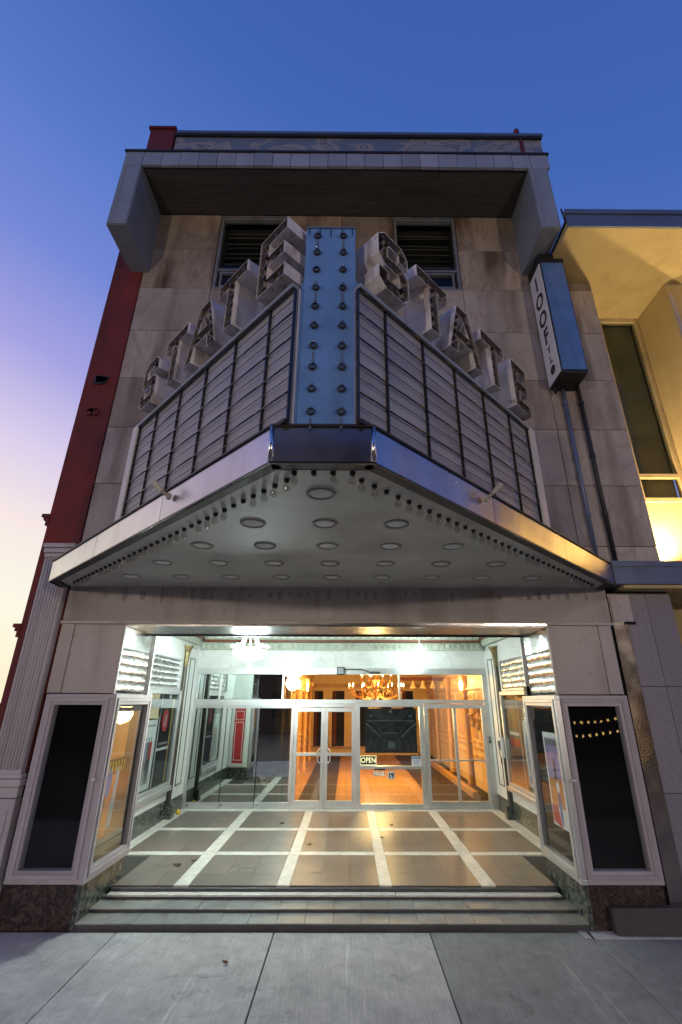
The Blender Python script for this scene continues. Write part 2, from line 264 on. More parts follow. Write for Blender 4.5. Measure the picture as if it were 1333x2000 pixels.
# ------------------------------------------------------------------ mesh helpers
class MB:
    def __init__(s): s.v = []; s.f = []; s.mi = []
    def _add(s, vs, fs, mi=0):
        o = len(s.v); s.v += [tuple(v) for v in vs]; s.f += [tuple(i + o for i in f) for f in fs]; s.mi += [mi] * len(fs); return s
    def box(s, x0, x1, y0, y1, z0, z1, mi=0):
        x0, x1 = min(x0, x1), max(x0, x1); y0, y1 = min(y0, y1), max(y0, y1); z0, z1 = min(z0, z1), max(z0, z1)
        return s._add([(x0, y0, z0), (x1, y0, z0), (x1, y1, z0), (x0, y1, z0), (x0, y0, z1), (x1, y0, z1), (x1, y1, z1), (x0, y1, z1)],
                      [(3, 2, 1, 0), (4, 5, 6, 7), (0, 1, 5, 4), (1, 2, 6, 5), (2, 3, 7, 6), (3, 0, 4, 7)], mi)
    def poly(s, pts, mi=0): return s._add(pts, [tuple(range(len(pts)))], mi)
    def prism(s, pts, z0, z1, mi=0):
        n = len(pts)
        return s._add([(x, y, z0) for x, y in pts] + [(x, y, z1) for x, y in pts],
                      [tuple(range(n - 1, -1, -1)), tuple(range(n, 2 * n))] + [(i, (i + 1) % n, n + (i + 1) % n, n + i) for i in range(n)], mi)
    def tube(s, pts, r, n=8, mi=0, caps=True):
        pts = [Vector(p) for p in pts]; rs = r if isinstance(r, (list, tuple)) else [r] * len(pts)
        o = len(s.v); prev = None
        for i, p in enumerate(pts):
            d = (pts[min(i + 1, len(pts) - 1)] - pts[max(i - 1, 0)]).normalized()
            a = d.orthogonal().normalized() if prev is None else (prev - d * prev.dot(d)).normalized()
            prev = a; b = d.cross(a)
            s.v += [tuple(p + (a * math.cos(2 * math.pi * k / n) + b * math.sin(2 * math.pi * k / n)) * rs[i]) for k in range(n)]
        fs = [(o + i * n + k, o + i * n + (k + 1) % n, o + (i + 1) * n + (k + 1) % n, o + (i + 1) * n + k) for i in range(len(pts) - 1) for k in range(n)]
        if caps: fs += [tuple(o + k for k in range(n - 1, -1, -1)), tuple(o + (len(pts) - 1) * n + k for k in range(n))]
        s.f += fs; s.mi += [mi] * len(fs); return s
    def lathe(s, prof, c=(0, 0, 0), n=20, mi=0):
        o = len(s.v)
        for r, z in prof:
            s.v += [(c[0] + r * math.cos(2 * math.pi * k / n), c[1] + r * math.sin(2 * math.pi * k / n), c[2] + z) for k in range(n)]
        fs = [(o + i * n + k, o + i * n + (k + 1) % n, o + (i + 1) * n + (k + 1) % n, o + (i + 1) * n + k) for i in range(len(prof) - 1) for k in range(n)]
        s.f += fs; s.mi += [mi] * len(fs); return s
    def frame(s, a0, a1, b0, b1, t, place, mi=0):
        """rectangular ring of four butted bars; place(a0,a1,b0,b1) adds one bar"""
        place(a0, a1, b0, b0 + t); place(a0, a1, b1 - t, b1); place(a0, a0 + t, b0 + t, b1 - t); place(a1 - t, a1, b0 + t, b1 - t); return s
    def mesh(s, name, mats, smooth=False):
        me = bpy.data.meshes.new(name); me.from_pydata(s.v, [], s.f); 
        for m in (mats if isinstance(mats, (list, tuple)) else [mats]): me.materials.append(MT[m] if isinstance(m, str) else m)
        for p, i in zip(me.polygons, s.mi): p.material_index = i; p.use_smooth = smooth
        me.update(); return me
    def build(s, name, mats, parent=None, smooth=False, bevel=0):
        o = bpy.data.objects.new(name, s.mesh(name, mats, smooth)); col.objects.link(o)
        if parent: o.parent = parent
        if bevel:
            b = o.modifiers.new('bevel', 'BEVEL'); b.width = bevel; b.segments = 2; b.limit_method = 'ANGLE'
        return o
def B(name, mats, parent, x0, x1, y0, y1, z0, z1, bevel=0): return MB().box(x0, x1, y0, y1, z0, z1).build(name, mats, parent, bevel=bevel)
def inst(name, me, parent, loc=(0, 0, 0), rot=(0, 0, 0)):
    o = bpy.data.objects.new(name, me); col.objects.link(o); o.parent = parent; o.location = loc; o.rotation_euler = rot; return o
def tag(o, label, cat, group=None):
    o['label'] = label; o['category'] = cat
    if group: o['group'] = group
    return o
def thing(name, label, cat, group=None, loc=(0, 0, 0)):
    o = bpy.data.objects.new(name, None); col.objects.link(o); o.location = loc; o.empty_display_size = .1
    return tag(o, label, cat, group)
def struct(o): o['kind'] = 'structure'; return o
def sroot(name): 
    o = bpy.data.objects.new(name, None); col.objects.link(o); return struct(o)
def stuff(o): o['kind'] = 'stuff'; return o
def empty_part(name, parent):
    o = bpy.data.objects.new(name, None); col.objects.link(o); o.parent = parent; return o
def text_mesh(name, s, size, ext=.004, mat='black', align='CENTER', sx=1.0, off=0):
    c = bpy.data.curves.new(name, 'FONT'); c.body = s; c.size = size; c.extrude = ext; c.align_x = align; c.align_y = 'CENTER'; c.resolution_u = 3; c.offset = off
    o = bpy.data.objects.new(name, c); col.objects.link(o)
    bpy.context.view_layer.update()
    me = bpy.data.meshes.new_from_object(o.evaluated_get(bpy.context.evaluated_depsgraph_get()))
    bpy.data.objects.remove(o); bpy.data.curves.remove(c)
    for v in me.vertices: v.co.x *= sx
    me.materials.clear(); me.materials.append(MT[mat]); me.name = name
    return me
def put_text(name, s, size, parent, loc, rot, mat, ext=.003, sx=1.0, off=0):
    return inst(name, text_mesh(name, s, size, ext, mat, sx=sx, off=off), parent, loc, rot)
FRONT = (R(90), 0, 0)             # text facing the street

# ================================================================== ground
sw = sroot('sidewalk')
xs = [-9.4, -7.65, -5.9, -4.15, -2.4, -.655, 1.08, 2.84, 4.6, 6.35, 8.1, 9.85]
for i in range(len(xs) - 1):
    for y0, y1 in ((-1.95, -.02), (-3.65, -1.95), (-5.2, -3.65)):
        x0, x1 = xs[i], xs[i + 1]
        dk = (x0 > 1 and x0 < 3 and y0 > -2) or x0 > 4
        yy = -.17 if (x0 > 2.7 and y1 > -.1) else y1
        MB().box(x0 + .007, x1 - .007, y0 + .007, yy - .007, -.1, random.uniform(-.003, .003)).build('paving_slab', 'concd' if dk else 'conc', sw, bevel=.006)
for i in range(6, 11): B('edging_slab', 'conc', sw, xs[i] + .04 if i > 6 else 2.75, xs[i + 1] - .01, -.163, .9, -.1, .002, .005)
B('joint_bed', 'joint', sw, -9.4, 9.85, -5.2, .4, -.14, -.022)
struct(B('kerb', 'concd', None, -60, 60, -5.38, -5.21, -.3, -.004, .015))
struct(MB().box(-60, 60, -24, -5.385, -.3, -.14).build('road', 'asph'))
struct(MB().box(-400, 400, -400, 400, -.6, -.32).build('ground', 'asph'))

# ================================================================== entrance steps and floor
st = sroot('entrance_steps')
W2 = 2.83
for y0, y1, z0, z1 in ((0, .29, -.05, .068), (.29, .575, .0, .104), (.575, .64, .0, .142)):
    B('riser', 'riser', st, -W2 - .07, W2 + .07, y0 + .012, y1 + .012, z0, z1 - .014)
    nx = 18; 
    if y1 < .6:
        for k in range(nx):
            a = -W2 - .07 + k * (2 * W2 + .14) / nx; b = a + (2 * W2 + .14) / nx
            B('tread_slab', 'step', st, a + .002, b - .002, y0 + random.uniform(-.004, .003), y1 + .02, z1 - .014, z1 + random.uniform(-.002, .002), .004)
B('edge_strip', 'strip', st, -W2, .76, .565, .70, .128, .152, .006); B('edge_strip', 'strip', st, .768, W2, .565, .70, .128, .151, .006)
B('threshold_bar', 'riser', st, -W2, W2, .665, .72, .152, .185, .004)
fl = sroot('vestibule_floor')
cols = [(-3.62, -2.06), (-1.865, -.745), (-.58, .57), (.735, 1.875), (2.07, 3.62)]
rows = [(.72, 1.98), (2.15, 3.42), (3.605, 5.0)]
B('floor_bed', 'joint', fl, -3.65, 3.65, .73, 5.3, .05, .183)
for ci, (a, b) in enumerate(cols):
    for ri, (c, d) in enumerate(rows):
        a2, b2 = a, b
        if ci == 0: a2 = -3.28
        if ci == 4: b2 = 3.24
        if ri == 0 and ci == 0: a2 = -2.83
        if ri == 0 and ci == 4: b2 = 2.83
        # each bay is laid as sawn tiles
        ny, nx = 3, 3
        for i in range(nx):
            for j in range(ny):
                MB().box(a2 + (b2 - a2) * i / nx + .0012, a2 + (b2 - a2) * (i + 1) / nx - .0012, c + (d - c) * j / ny + .0012, c + (d - c) * (j + 1) / ny - .0012, .15, .2 + random.uniform(-.0006, .0006)).build('floor_tile', 'ftile', fl)
for (a, b), (c, d) in zip(cols[:-1], cols[1:]):
    ys = [.72, 1.98, 2.15, 3.42, 3.605, 5.0]
    for k in range(0, 5):
        j = random.uniform(-.006, .006)
        B('marble_strip', 'strip', fl, b + .002 + j, c - .002 + j, ys[k] + .002, ys[k + 1] - .002, .15, .2015)
for y0, y1 in ((1.98, 2.15), (3.42, 3.605)):
    for ci, (a, b) in enumerate(cols):
        a2 = -3.28 if ci == 0 else a; b2 = 3.24 if ci == 4 else b
        B('marble_strip', 'strip', fl, a2 + .002, b2 - .002, y0 + .002, y1 - .002, .15, .2008)
B('marble_strip', 'strip', fl, -3.5, 3.5, 5.003, 5.28, .15, .2012)
for sgn in (-1, 1):
    for y0, y1 in ((1.15, 2.3), (2.303, 3.6), (3.603, 5.0)):
        B('marble_strip', 'strip', fl, sgn * (3.282 if sgn < 0 else 3.242), sgn * 3.52, y0, y1, .15, .2012)
# cream stone-chip emblems set into the first row of the floor
def chips(name, pts, n, s):
    m = MB()
    for (x0, y0), (x1, y1) in pts:
        for k in range(n):
            t = random.random(); x = x0 + (x1 - x0) * t + random.gauss(0, .012); y = y0 + (y1 - y0) * t + random.gauss(0, .018)
            a = random.uniform(0, 3); r = s * random.uniform(.5, 1.2)
            m.poly([(x + r * math.cos(a + q * 1.57), y + r * math.sin(a + q * 1.57), .2022) for q in range(4)])
    return stuff(m.build(name, 'inlay', fl))
chips('emblem_inlay', [((-.3, 1.2), (-.12, 1.45)), ((-.12, 1.45), (0, 1.62)), ((0, 1.62), (.14, 1.45)), ((.14, 1.45), (.32, 1.2)), ((-.12, 1.3), (.12, 1.3)), ((-.34, 1.2), (-.2, 1.2)), ((.2, 1.2), (.36, 1.2)), ((0, 1.3), (0, 1.6))], 26, .013)
chips('emblem_inlay', [((-1.5, 1.1), (-1.38, 1.45)), ((-1.38, 1.45), (-1.1, 1.5)), ((-1.45, 1.3), (-1.15, 1.28)), ((-1.55, 1.6), (-1.05, 1.62))], 28, .012)
chips('emblem_inlay', [((1.2, 1.1), (1.32, 1.45)), ((1.32, 1.45), (1.1, 1.55)), ((1.3, 1.5), (1.6, 1.5)), ((1.25, 1.05), (1.5, 1.05))], 26, .012)
chips('emblem_inlay', [((2.2, 1.75), (2.62, 1.75)), ((2.25, 1.5), (2.66, 1.5)), ((2.3, 1.2), (2.75, 1.2))], 40, .009)
chips('emblem_inlay', [((-2.7, 1.7), (-2.3, 1.72)), ((-2.7, 1.45), (-2.4, 1.45))], 36, .01)
chips('emblem_inlay', [((-.2, 2.85), (.2, 2.85)), ((-.1, 2.6), (.12, 2.6))], 24, .01)

# ================================================================== theatre building
th = thing('theatre_building', 'tall narrow pale stone theatre with red pilaster and projecting roof canopy', 'building')
# core volume behind the cladding
B('wall_core', 'joint', th, -3.75, 4.70, .075, 1.0, 4.22, 9.6)
for a, b in ((-3.75, -2.475), (-1.135, 1.025), (2.295, 4.70)): B('wall_core', 'joint', th, a, b, .075, 1.0, 9.602, 11.598 if b < 4 else 9.8)
B('wall_core', 'joint', th, 2.297, 3.9, .075, 1.0, 9.802, 11.598)
B('wall_core', 'joint', th, -3.75, 4.45, .07, 14, 11.6, 14.2)
B('side_wall', 'joint', th, -4.3, -3.78, .3, 18, 0, 14.2); B('side_wall', 'stone', th, 4.70, 4.735, .1, .93, 4.25, 9.81)
B('side_wall', 'joint', th, 3.9, 4.6, 1.0, 18, 0, 9.0)
zr = [4.20, 4.53, 5.525, 6.545, 7.537, 8.58, 9.605, 10.632, 11.60]
xc = [-3.805, -2.47, -1.14, -.02, 1.03, 2.29, 3.58, 4.74]
for i in range(len(zr) - 1):
    for j in range(len(xc) - 1):
        if j in (1, 4) and i >= 6: continue
        if i == 6 and j == 6: z1 = 9.81
        elif i == 7 and j == 6: continue
        else: z1 = zr[i + 1]
        z0 = zr[i]
        d = random.uniform(-.003, .003)
        B('stone_panel', 'stone2' if (i == 7 or (i == 6 and (j in (0, 3, 5, 6) or random.random() < .5))) else 'stone', th, xc[j] + .004, xc[j + 1] - .004, d, .08, z0 + .004, z1 - .004, .004)
# upper windows with fallen blinds
for x0, x1 in ((-2.47, -1.14), (1.03, 2.29)):
    wi = MB(); y0, y1 = .02, .12
    wi.frame(x0 + .01, x1 - .01, 9.61, 11.56, .055, lambda a, b, c, d: wi.box(a, b, y0, y1, c, d))
    wi.box(x0 + .065, x1 - .065, y0 + .01, y1, 10.10, 10.15)
    wi.frame(x0 + .12, x1 - .12, 9.69, 10.08, .04, lambda a, b, c, d: wi.box(a, b, y0 + .02, y1 - .01, c, d))
    fr = wi.build('window', 'winframe', th)
    B('pane', 'glass', fr, x0 + .07, x1 - .07, .085, .09, 10.15, 11.5); B('pane', 'glass', fr, x0 + .16, x1 - .16, .085, .09, 9.73, 10.04)
    B('window_recess', 'black', fr, x0 + .01, x1 - .01, .5, .52, 9.6, 11.58)
    for k in range(9):
        z = 10.2 + k * .15
        m = MB().box(x0 + .1, x1 - .1, -.04, .04, -.008, .008).build('blind_slat', 'blind', fr)
        m.location = (0, .26, z + random.uniform(-.02, .02)); m.rotation_euler = (random.uniform(.2, 1.0), random.uniform(-.02, .02), 0)
# roof canopy
cn = empty_part('roof_canopy', th)
yc, zc = -.979, 11.60
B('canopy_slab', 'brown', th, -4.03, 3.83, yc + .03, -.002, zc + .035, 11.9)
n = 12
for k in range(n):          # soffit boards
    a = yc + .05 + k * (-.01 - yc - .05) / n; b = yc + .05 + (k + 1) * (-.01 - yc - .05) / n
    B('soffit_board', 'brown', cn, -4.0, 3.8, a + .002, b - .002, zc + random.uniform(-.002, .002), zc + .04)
nt_ = 23
for k in range(nt_):        # metal tiles along the canopy edge
    a = -4.045 + k * (3.86 + 4.045) / nt_; b = -4.045 + (k + 1) * (3.86 + 4.045) / nt_
    MB().box(a + .004, b - .004, yc - random.uniform(.0, .008), yc + .05, zc - .03 + random.uniform(-.006, .006), 11.93).build('fascia_tile', 'tile', cn, bevel=.004)
B('canopy_cap', 'dark', cn, -4.07, 3.885, yc - .025, .0, 11.935, 11.985, .006)
for x0, x1 in ((-4.045, -3.695), (3.455, 3.805)):
    f = B('canopy_fin', 'fin', th, x0, x1, yc + .004, -.004, 9.985, zc - .032, .006)
    B('fin_edge', 'tile', f, x0 + .02, x1 - .02, yc - .008, yc + .003, 10.0, zc - .04); B('fin_edge', 'fin', f, x0 + .07, x0 + .085, yc - .014, yc - .0082, 10.02, zc - .05)
# parapet
B('parapet', 'camo', th, -3.77, 4.45, .02, .3, 11.6, 14.22)
B('parapet_cap', 'bluem', th, -3.76, 4.49, -.05, .35, 14.225, 14.31, .008); B('parapet_drip', 'dark', th, -3.76, 4.47, -.03, .018, 14.17, 14.222)
MB().lathe([(.045, 0), (.05, .2), (.07, .22), (.06, .34), (.02, .42)], (3.98, .1, 14.3), 12).build('roof_vent', 'red', th, smooth=True)
B('downpipe', 'red', th, 3.96, 4.02, -.03, .02, 12.6, 14.17, .01)
# red pilaster at the left
B('red_pilaster', 'red', th, -4.36, -3.81, -.02, .4, 0, 14.38, .01); B('pilaster_cap', 'red', th, -4.40, -3.78, -.06, .42, 14.38, 14.45, .01)
for z, s in ((4.95, .11), (3.32, .10)):
    m = MB().box(-4.36 - s, -4.34, -.03, .4, z, z + .05).box(-4.36 - s * .7, -4.34, -.02, .4, z - .05, z).box(-4.36 - s * .35, -4.34, -.02, .4, z - .13, z - .05)
    m.build('corner_moulding', 'red', th)
for z in (7.45, 9.1, 6.8):
    m = MB()
    for k in range(7): m.box(-4.1 + random.uniform(-.1, .1), -4.1 + random.uniform(.02, .16), -.05, -.018, z + random.uniform(-.08, .08), z + random.uniform(.02, .1))
    if z != 9.1: m.build('broken_bracket', 'socket' if z > 7 else 'red', th)
# white fluted pilaster below the marquee
pw = empty_part('fluted_pilaster', th)
B('shaft', 'pilaster', pw, -4.21, -3.83, -.10, .1, 1.55, 4.35)
for k in range(9):
    a = -4.19 + k * .041
    MB().tube([(a + .012, -.1, 1.6), (a + .012, -.1, 4.3)], .0125, 8).build('flute_ridge', 'pilaster', pw, smooth=True)
MB().box(-4.235, -3.80, -.135, .1, 4.36, 4.43).box(-4.22, -3.815, -.12, .1, 4.30, 4.355).box(-4.25, -3.79, -.15, .1, 4.435, 4.5).build('capital', 'pilaster', pw, bevel=.01)
MB().box(-4.24, -3.79, -.14, .1, 1.42, 1.5).box(-4.225, -3.80, -.125, .1, 1.505, 1.55).box(-4.215, -3.81, -.115, .1, 1.3, 1.415).build('base_moulding', 'pilaster', pw, bevel=.01)
B('pedestal', 'pilaster', pw, -4.23, -3.80, -.13, .1, 0, 1.295, .008)
pm = MB(); pm.frame(-4.17, -3.86, .15, 1.18, .035, lambda a, b, c, d: pm.box(a, b, -.145, -.13, c, d)); pm.build('pedestal_panel', 'pilaster', pw, bevel=.006)
# header over the opening and painted panels
B('header_panel', 'panel', th, -3.82, 3.83, 0, .2, 3.415, 4.2)
B('header_moulding', 'panel', th, -3.82, 3.83, -.03, .0, 3.372, 3.413, .006); B('header_moulding', 'fascia', th, -.1, 2.9, -.034, -.028, 3.362, 3.392)
B('header_soffit', 'hsteel', th, -2.93, 2.93, .0, .95, 3.345, 3.37); B('header_lip', 'dark', th, -2.93, 2.93, .88, .955, 3.325, 3.344)
B('header_back', 'plaster', th, -3.6, 3.6, .955, 1.05, 3.34, 4.15)
for sgn in (-1, 1):
    B('upper_panel', 'panel', th, sgn * 2.94, sgn * 3.62, .01, .06, 2.48, 3.37)
    B('panel_border', 'panel', th, sgn * 3.62, sgn * 3.80, -.015, .06, 2.48, 3.37, .006)
    B('corner_trim', 'panel', th, sgn * 2.915, sgn * 2.94, -.012, .03, 2.47, 3.37)
    B('plinth', 'marbr', th, sgn * 2.94, sgn * 3.80, .0, .1, 0, .5); 
    B('side_plinth', 'marbg', th, sgn * 2.89, sgn * 2.94, -.004, 1.09, .0, .5)
    B('pier_core', 'panel', th, sgn * 2.96, sgn * 3.8, .12, 1.05, .02, 3.36)
    # polished steel side of the pier
    s_ = MB().box(sgn * 2.915, sgn * 2.95, .035, .93, 3.06, 3.335).build('steel_cladding', 'steel', th)
    for k in range(5):
        z = 2.49 + k * .115; m = MB(); pr = [(.012, 0), (.0235, .002), (.026, .055), (.0235, .109), (.012, .111)]
        pts = [(sgn * (2.945 - d), z + h) for d, h in pr]
        vs_ = [(x, .04, zz) for x, zz in pts] + [(x, .93, zz) for x, zz in pts]
        m._add(vs_, [(i, i + 1, i + 6, i + 5) for i in range(4)]); m.build('steel_slat', 'slat', th, smooth=True)
        B('slat_end', 'dark', th, sgn * 2.918, sgn * 2.947, .93, .945, z, z + .06)
    B('slat_backing', 'dark', th, sgn * 2.946, sgn * 2.952, .035, .95, 2.48, 3.06)
    # back of the pier with a red door-like poster case
    B('pier_back', 'plaster', th, sgn * 2.9, sgn * 3.6, 1.052, 1.09, .5, 3.36); B('pier_back_base', 'marbg', th, sgn * 2.9, sgn * 3.6, 1.05, 1.095, .0, .5)
    # vestibule side wall
    B('vestibule_wall', 'marbw', th, sgn * 3.5, sgn * 3.62, 1.05, 5.3, .52, 4.15)
    B('vestibule_wall_base', 'marbg', th, sgn * 3.475, sgn * 3.62, 1.09, 4.22, .19, .53, .006)
    B('vestibule_wall_base', 'marbg', th, sgn * 3.455, sgn * 3.62, 4.4, 5.24, .19, .50, .006)
    # louvre panel above the poster window
    lp = empty_part('louvre_panel', th); m = MB(); m.frame(2.2, 4.05, 2.6, 3.22, .03, lambda a, b, c, d: m.box(sgn * 3.45, sgn * 3.505, a, b, c, d)); m.build('louvre_frame', 'alu', lp)
    for k in range(5):
        z = 2.635 + k * .112; m = MB(); pts = [(sgn * (3.495 - d), z + h) for d, h in pr]
        m._add([(x, 2.235, zz) for x, zz in pts] + [(x, 4.015, zz) for x, zz in pts], [(i, i + 1, i + 6, i + 5) for i in range(4)]); m.build('steel_slat', 'slat', lp, smooth=True)
    # bronze column with gilt capital
    cl = MB().lathe([(.075, 0), (.075, .08), (.06, .11), (.055, .3), (.05, 2.9)], (sgn * 3.46, 4.31, .2), 14).build('bronze_column', 'bronze', th, smooth=True)
    MB().lathe([(.055, 0), (.06, .02), (.052, .05), (.06, .15), (.075, .3), (.11, .38), (.13, .40), (.13, .44), (.0, .44)], (sgn * 3.46, 4.31, 3.1), 8).build('capital', 'gilt', cl)
    MB().box(sgn * 3.34, sgn * 3.5, 4.22, 4.4, .19, .44).build('column_plinth', 'marbg', cl, bevel=.01)
    # white wall panels with dark outline
    pn = B('wall_panel', 'plaster', th, sgn * 3.46, sgn * 3.5, 4.46, 5.22, .5, 3.5)
    m = MB(); m.frame(4.58, 4.96, .72, 3.30, .035, lambda a, b, c, d: m.box(sgn * 3.448, sgn * 3.461, a, b, c, d)); m.build('panel_outline', 'outline', pn)
    m = MB(); m.frame(4.60, 4.94, .745, 3.28, .012, lambda a, b, c, d: m.box(sgn * 3.445, sgn * 3.4475, a, b, c, d)); m.build('panel_bead', 'plaster', pn)
    B('side_cornice', 'green', th, sgn * 3.38, sgn * 3.5, 1.06, 5.0, 3.62, 3.76); B('side_cornice_rail', 'woodr', th, sgn * 3.30, sgn * 3.5, 1.06, 4.9, 3.765, 3.82)
    B('side_cornice_upper', 'green', th, sgn * 3.2, sgn * 3.5, 1.06, 4.85, 3.825, 4.1)
# back wall of the vestibule above the glazing, with cornice
B('vestibule_wall', 'marbw', th, -3.5, 3.5, 5.20, 5.3, 3.12, 4.15)
B('vestibule_ceiling', 'plaster', th, -3.6, 3.6, 1.05, 5.3, 4.12, 4.2)
B('cornice_band', 'green', th, -3.4, 3.4, 5.08, 5.198, 3.53, 3.70, .01); B('cornice_rail', 'woodr', th, -3.35, 3.35, 4.98, 5.2, 3.705, 3.755, .008)
B('cornice_upper', 'green', th, -3.3, 3.3, 5.0, 5.2, 3.76, 4.11)
for k in range(46):
    x = -3.3 + k * .146
    MB().box(x, x + .09, 5.06, 5.082, 3.56, 3.67).build('leaf_block', 'green', th, bevel=.02)
for k in range(34):
    x = -3.22 + k * .195
    MB().box(x, x + .13, 4.96, 5.002, 3.80, 3.93).build('coffer_block', 'plaster', th, bevel=.012)

# old drip stains under the marquee edge
MT['stain'] = M('drip_stain_paint', (.27, .23, .215), .6, var=.2)
m = MB()
for k in range(54):
    x = -3.7 + k * .137 + random.uniform(-.02, .02); z = 3.78 + random.uniform(-.02, .03); w_ = random.uniform(.02, .045); h = random.uniform(.09, .26) * (1.2 if k < 16 else .7)
    if random.random() < .25: continue
    m.poly([(x + w_ * math.sin(2 * math.pi * q / 10) * (.7 if q in (0, 5) else 1), -.0015, z + h * .5 * math.cos(2 * math.pi * q / 10)) for q in range(10)])
stuff(m.build('drip_stains', 'stain', th))
# ================================================================== framed display cases
def display_case(label, plane, a0, a1, z0, z1, sgn, open_ch=False, group=None):
    """plane 'f': on the street front at y=-.12..; plane 's': on the pier side facing the vestibule"""
    t = thing('display_case', label, 'display case', group)
    if plane == 'f': bx = lambda m, a, b, d0, d1, c, d: m.box(a, b, -.13 + d0, -.13 + d1, c, d)
    else: bx = lambda m, a, b, d0, d1, c, d: m.box(sgn * (2.80 + d0), sgn * (2.80 + d1), a, b, c, d)
    for i, (t0, t1, d) in enumerate(((0, .05, .02), (.05, .09, .006), (.09, .13, .016))):
        m = MB(); m.frame(a0 + t0, a1 - t0, z0 + t0, z1 - t0, t1 - t0, lambda a, b, c, e: bx(m, a, b, d, .128 if plane == 'f' else .088, c, e)); m.build('frame', 'case' if plane == 'f' else ('alu' if sgn > 0 else 'case'), t, bevel=.004)
    m = MB()
    if plane == 'f': m.poly([(a0 + .125, -.07, z0 + .125), (a1 - .125, -.07, z0 + .125), (a1 - .125, -.07, z1 - .125), (a0 + .125, -.07, z1 - .125)])
    else: m.poly([(sgn * 2.86, a, z) for a, z in ((a0 + .125, z0 + .125), (a1 - .125, z0 + .125), (a1 - .125, z1 - .125), (a0 + .125, z1 - .125))])
    m.build('pane', 'cglass', t)
    m = MB(); bx(m, a0 + .05, a1 - .05, .088 if plane == 's' else .12, .094 if plane == 's' else .127, z0 + .05, z1 - .05); m.build('back_board', 'casein', t)
    m = MB()
    if plane == 'f': x = a1 - .04 if sgn < 0 else a0 + .04; m.tube([(x, -.13, z0 + 1.05), (x, -.165, z0 + 1.05)], .012, 8).box(x - .03, x + .03, -.175, -.165, z0 + 1.04, z0 + 1.06)
    else: m.tube([(sgn * 2.82, a0 + .03, z0 + 1.05), (sgn * 2.785, a0 + .03, z0 + 1.05)], .01, 8)
    m.build('latch', 'alu', t)
    return t
display_case('black empty display case beside the white fluted pilaster', 'f', -3.73, -2.86, .455, 2.465, -1)
display_case('black empty display case on the front beside the neighbouring granite', 'f', 2.85, 3.775, .455, 2.465, 1)
display_case('grey framed glazed case on the inner pier side towards the white pilaster', 's', -.12, 1.06, .455, 2.465, -1)
display_case('bright metal framed glazed case on the inner pier side towards the granite', 's', -.12, 1.06, .455, 2.465, 1)
def quadposter(name, label, sgn, x, a0, a1, z0, z1, base, shapes, tilt=0):
    t = thing(name, label, 'poster', loc=(sgn * x, (a0 + a1) / 2, z0))
    w2, h = (a1 - a0) / 2, z1 - z0
    MB().box(0, sgn * .004, -w2, w2, 0, h).build('sheet', base, t)
    for i, (mat, pts) in enumerate(shapes):
        MB().poly([(-sgn * (.0006 + .0005 * i), (u - .5) * 2 * w2, v * h) for u, v in pts]).build('print', mat, t)
    t.rotation_euler = (tilt, 0, 0); return t
def rect(u0, v0, u1, v1): return [(u0, v0), (u1, v0), (u1, v1), (u0, v1)]
def ell(cu, cv, ru, rv, n=18): return [(cu + ru * math.cos(2 * math.pi * k / n), cv + rv * math.sin(2 * math.pi * k / n)) for k in range(n)]
quadposter('poster', 'brown and orange poster with yellow lettering marks inside the glazed pier case', -1, 2.884, .05, .85, .75, 2.25, 'pbrown',
           [('porange', rect(.0, .62, .62, 1)), ('pblue', rect(0, .2, .12, .95)), ('pgrey2', [(.35, .1), (.5, .1), (.56, .55), (.42, .55)]), ('porange', [(.1, .05), (.34, .05), (.42, .5), (.25, .5)]), ('pblue', ell(.2, .45, .1, .12)), ('pgrey', rect(0, .0, 1, .04))] +
           [('pyellow', rect(.14 + k * .1, .52, .18 + k * .1, .6)) for k in range(6)])
quadposter('poster', 'lilac and orange sunset poster in a white border inside the metal framed case', 1, 2.884, .08, .62, .9, 2.0, 'paper',
           [('ppurple', rect(.1, .5, .92, .94)), ('porange', rect(.1, .2, .92, .5)), ('pgrey', rect(.14, .86, .88, .92)), ('pblue', ell(.45, .22, .08, .2)), ('paper', ell(.45, .42, .08, .06)), ('pred', [(.5, .0), (.95, .04), (.95, .22), (.6, .2)]), ('pblack', [(.42, .5), (.58, .5), (.52, .72), (.46, .72)])])
jb = tag(B('junction_box', 'dark', None, 2.88, 2.93, 1.0, 1.12, 2.47, 2.60, .006), 'small black box on top of the metal framed pier case', 'box')
# ---- poster windows in the vestibule walls
def poster_window(label, sgn):
    t = thing('poster_window', label, 'poster case')
    m = MB(); m.frame(2.5, 4.18, .80, 2.58, .075, lambda a, b, c, d: m.box(sgn * 3.42, sgn * 3.499, a, b, c, d)); m.build('frame', 'alu', t, bevel=.005)
    B('sill', 'alu', t, sgn * 3.39, sgn * 3.499, 2.48, 4.2, .72, .80, .005)
    B('pane', 'cglass', t, sgn * 3.44, sgn * 3.444, 2.57, 4.11, .87, 2.51); B('back_board', 'pdk' if sgn < 0 else 'pbrown', t, sgn * 3.492, sgn * 3.499, 2.57, 4.11, .87, 2.51)
    B('mullion', 'alu', t, sgn * 3.445, sgn * 3.46, 3.2, 3.215, .87, 2.51)
    return t
poster_window('aluminium framed poster window holding the figures poster and the red emblem poster', -1)
poster_window('aluminium framed poster window beside the lock box, brown backing', 1)
figs = []
for cu in (.3, .5, .68):
    figs += [('pgrey', ell(cu, .72, .04, .03)), ('ppurple' if cu < .5 else 'pred' if cu > .6 else 'pgrey', [(cu - .08, .42), (cu + .08, .42), (cu + .09, .68), (cu - .09, .68)]), ('pblack', [(cu - .07, .08), (cu - .03, .08), (cu + .0, .42), (cu - .08, .42)]), ('pblack', [(cu + .03, .08), (cu + .07, .08), (cu + .08, .42), (cu, .42)])]
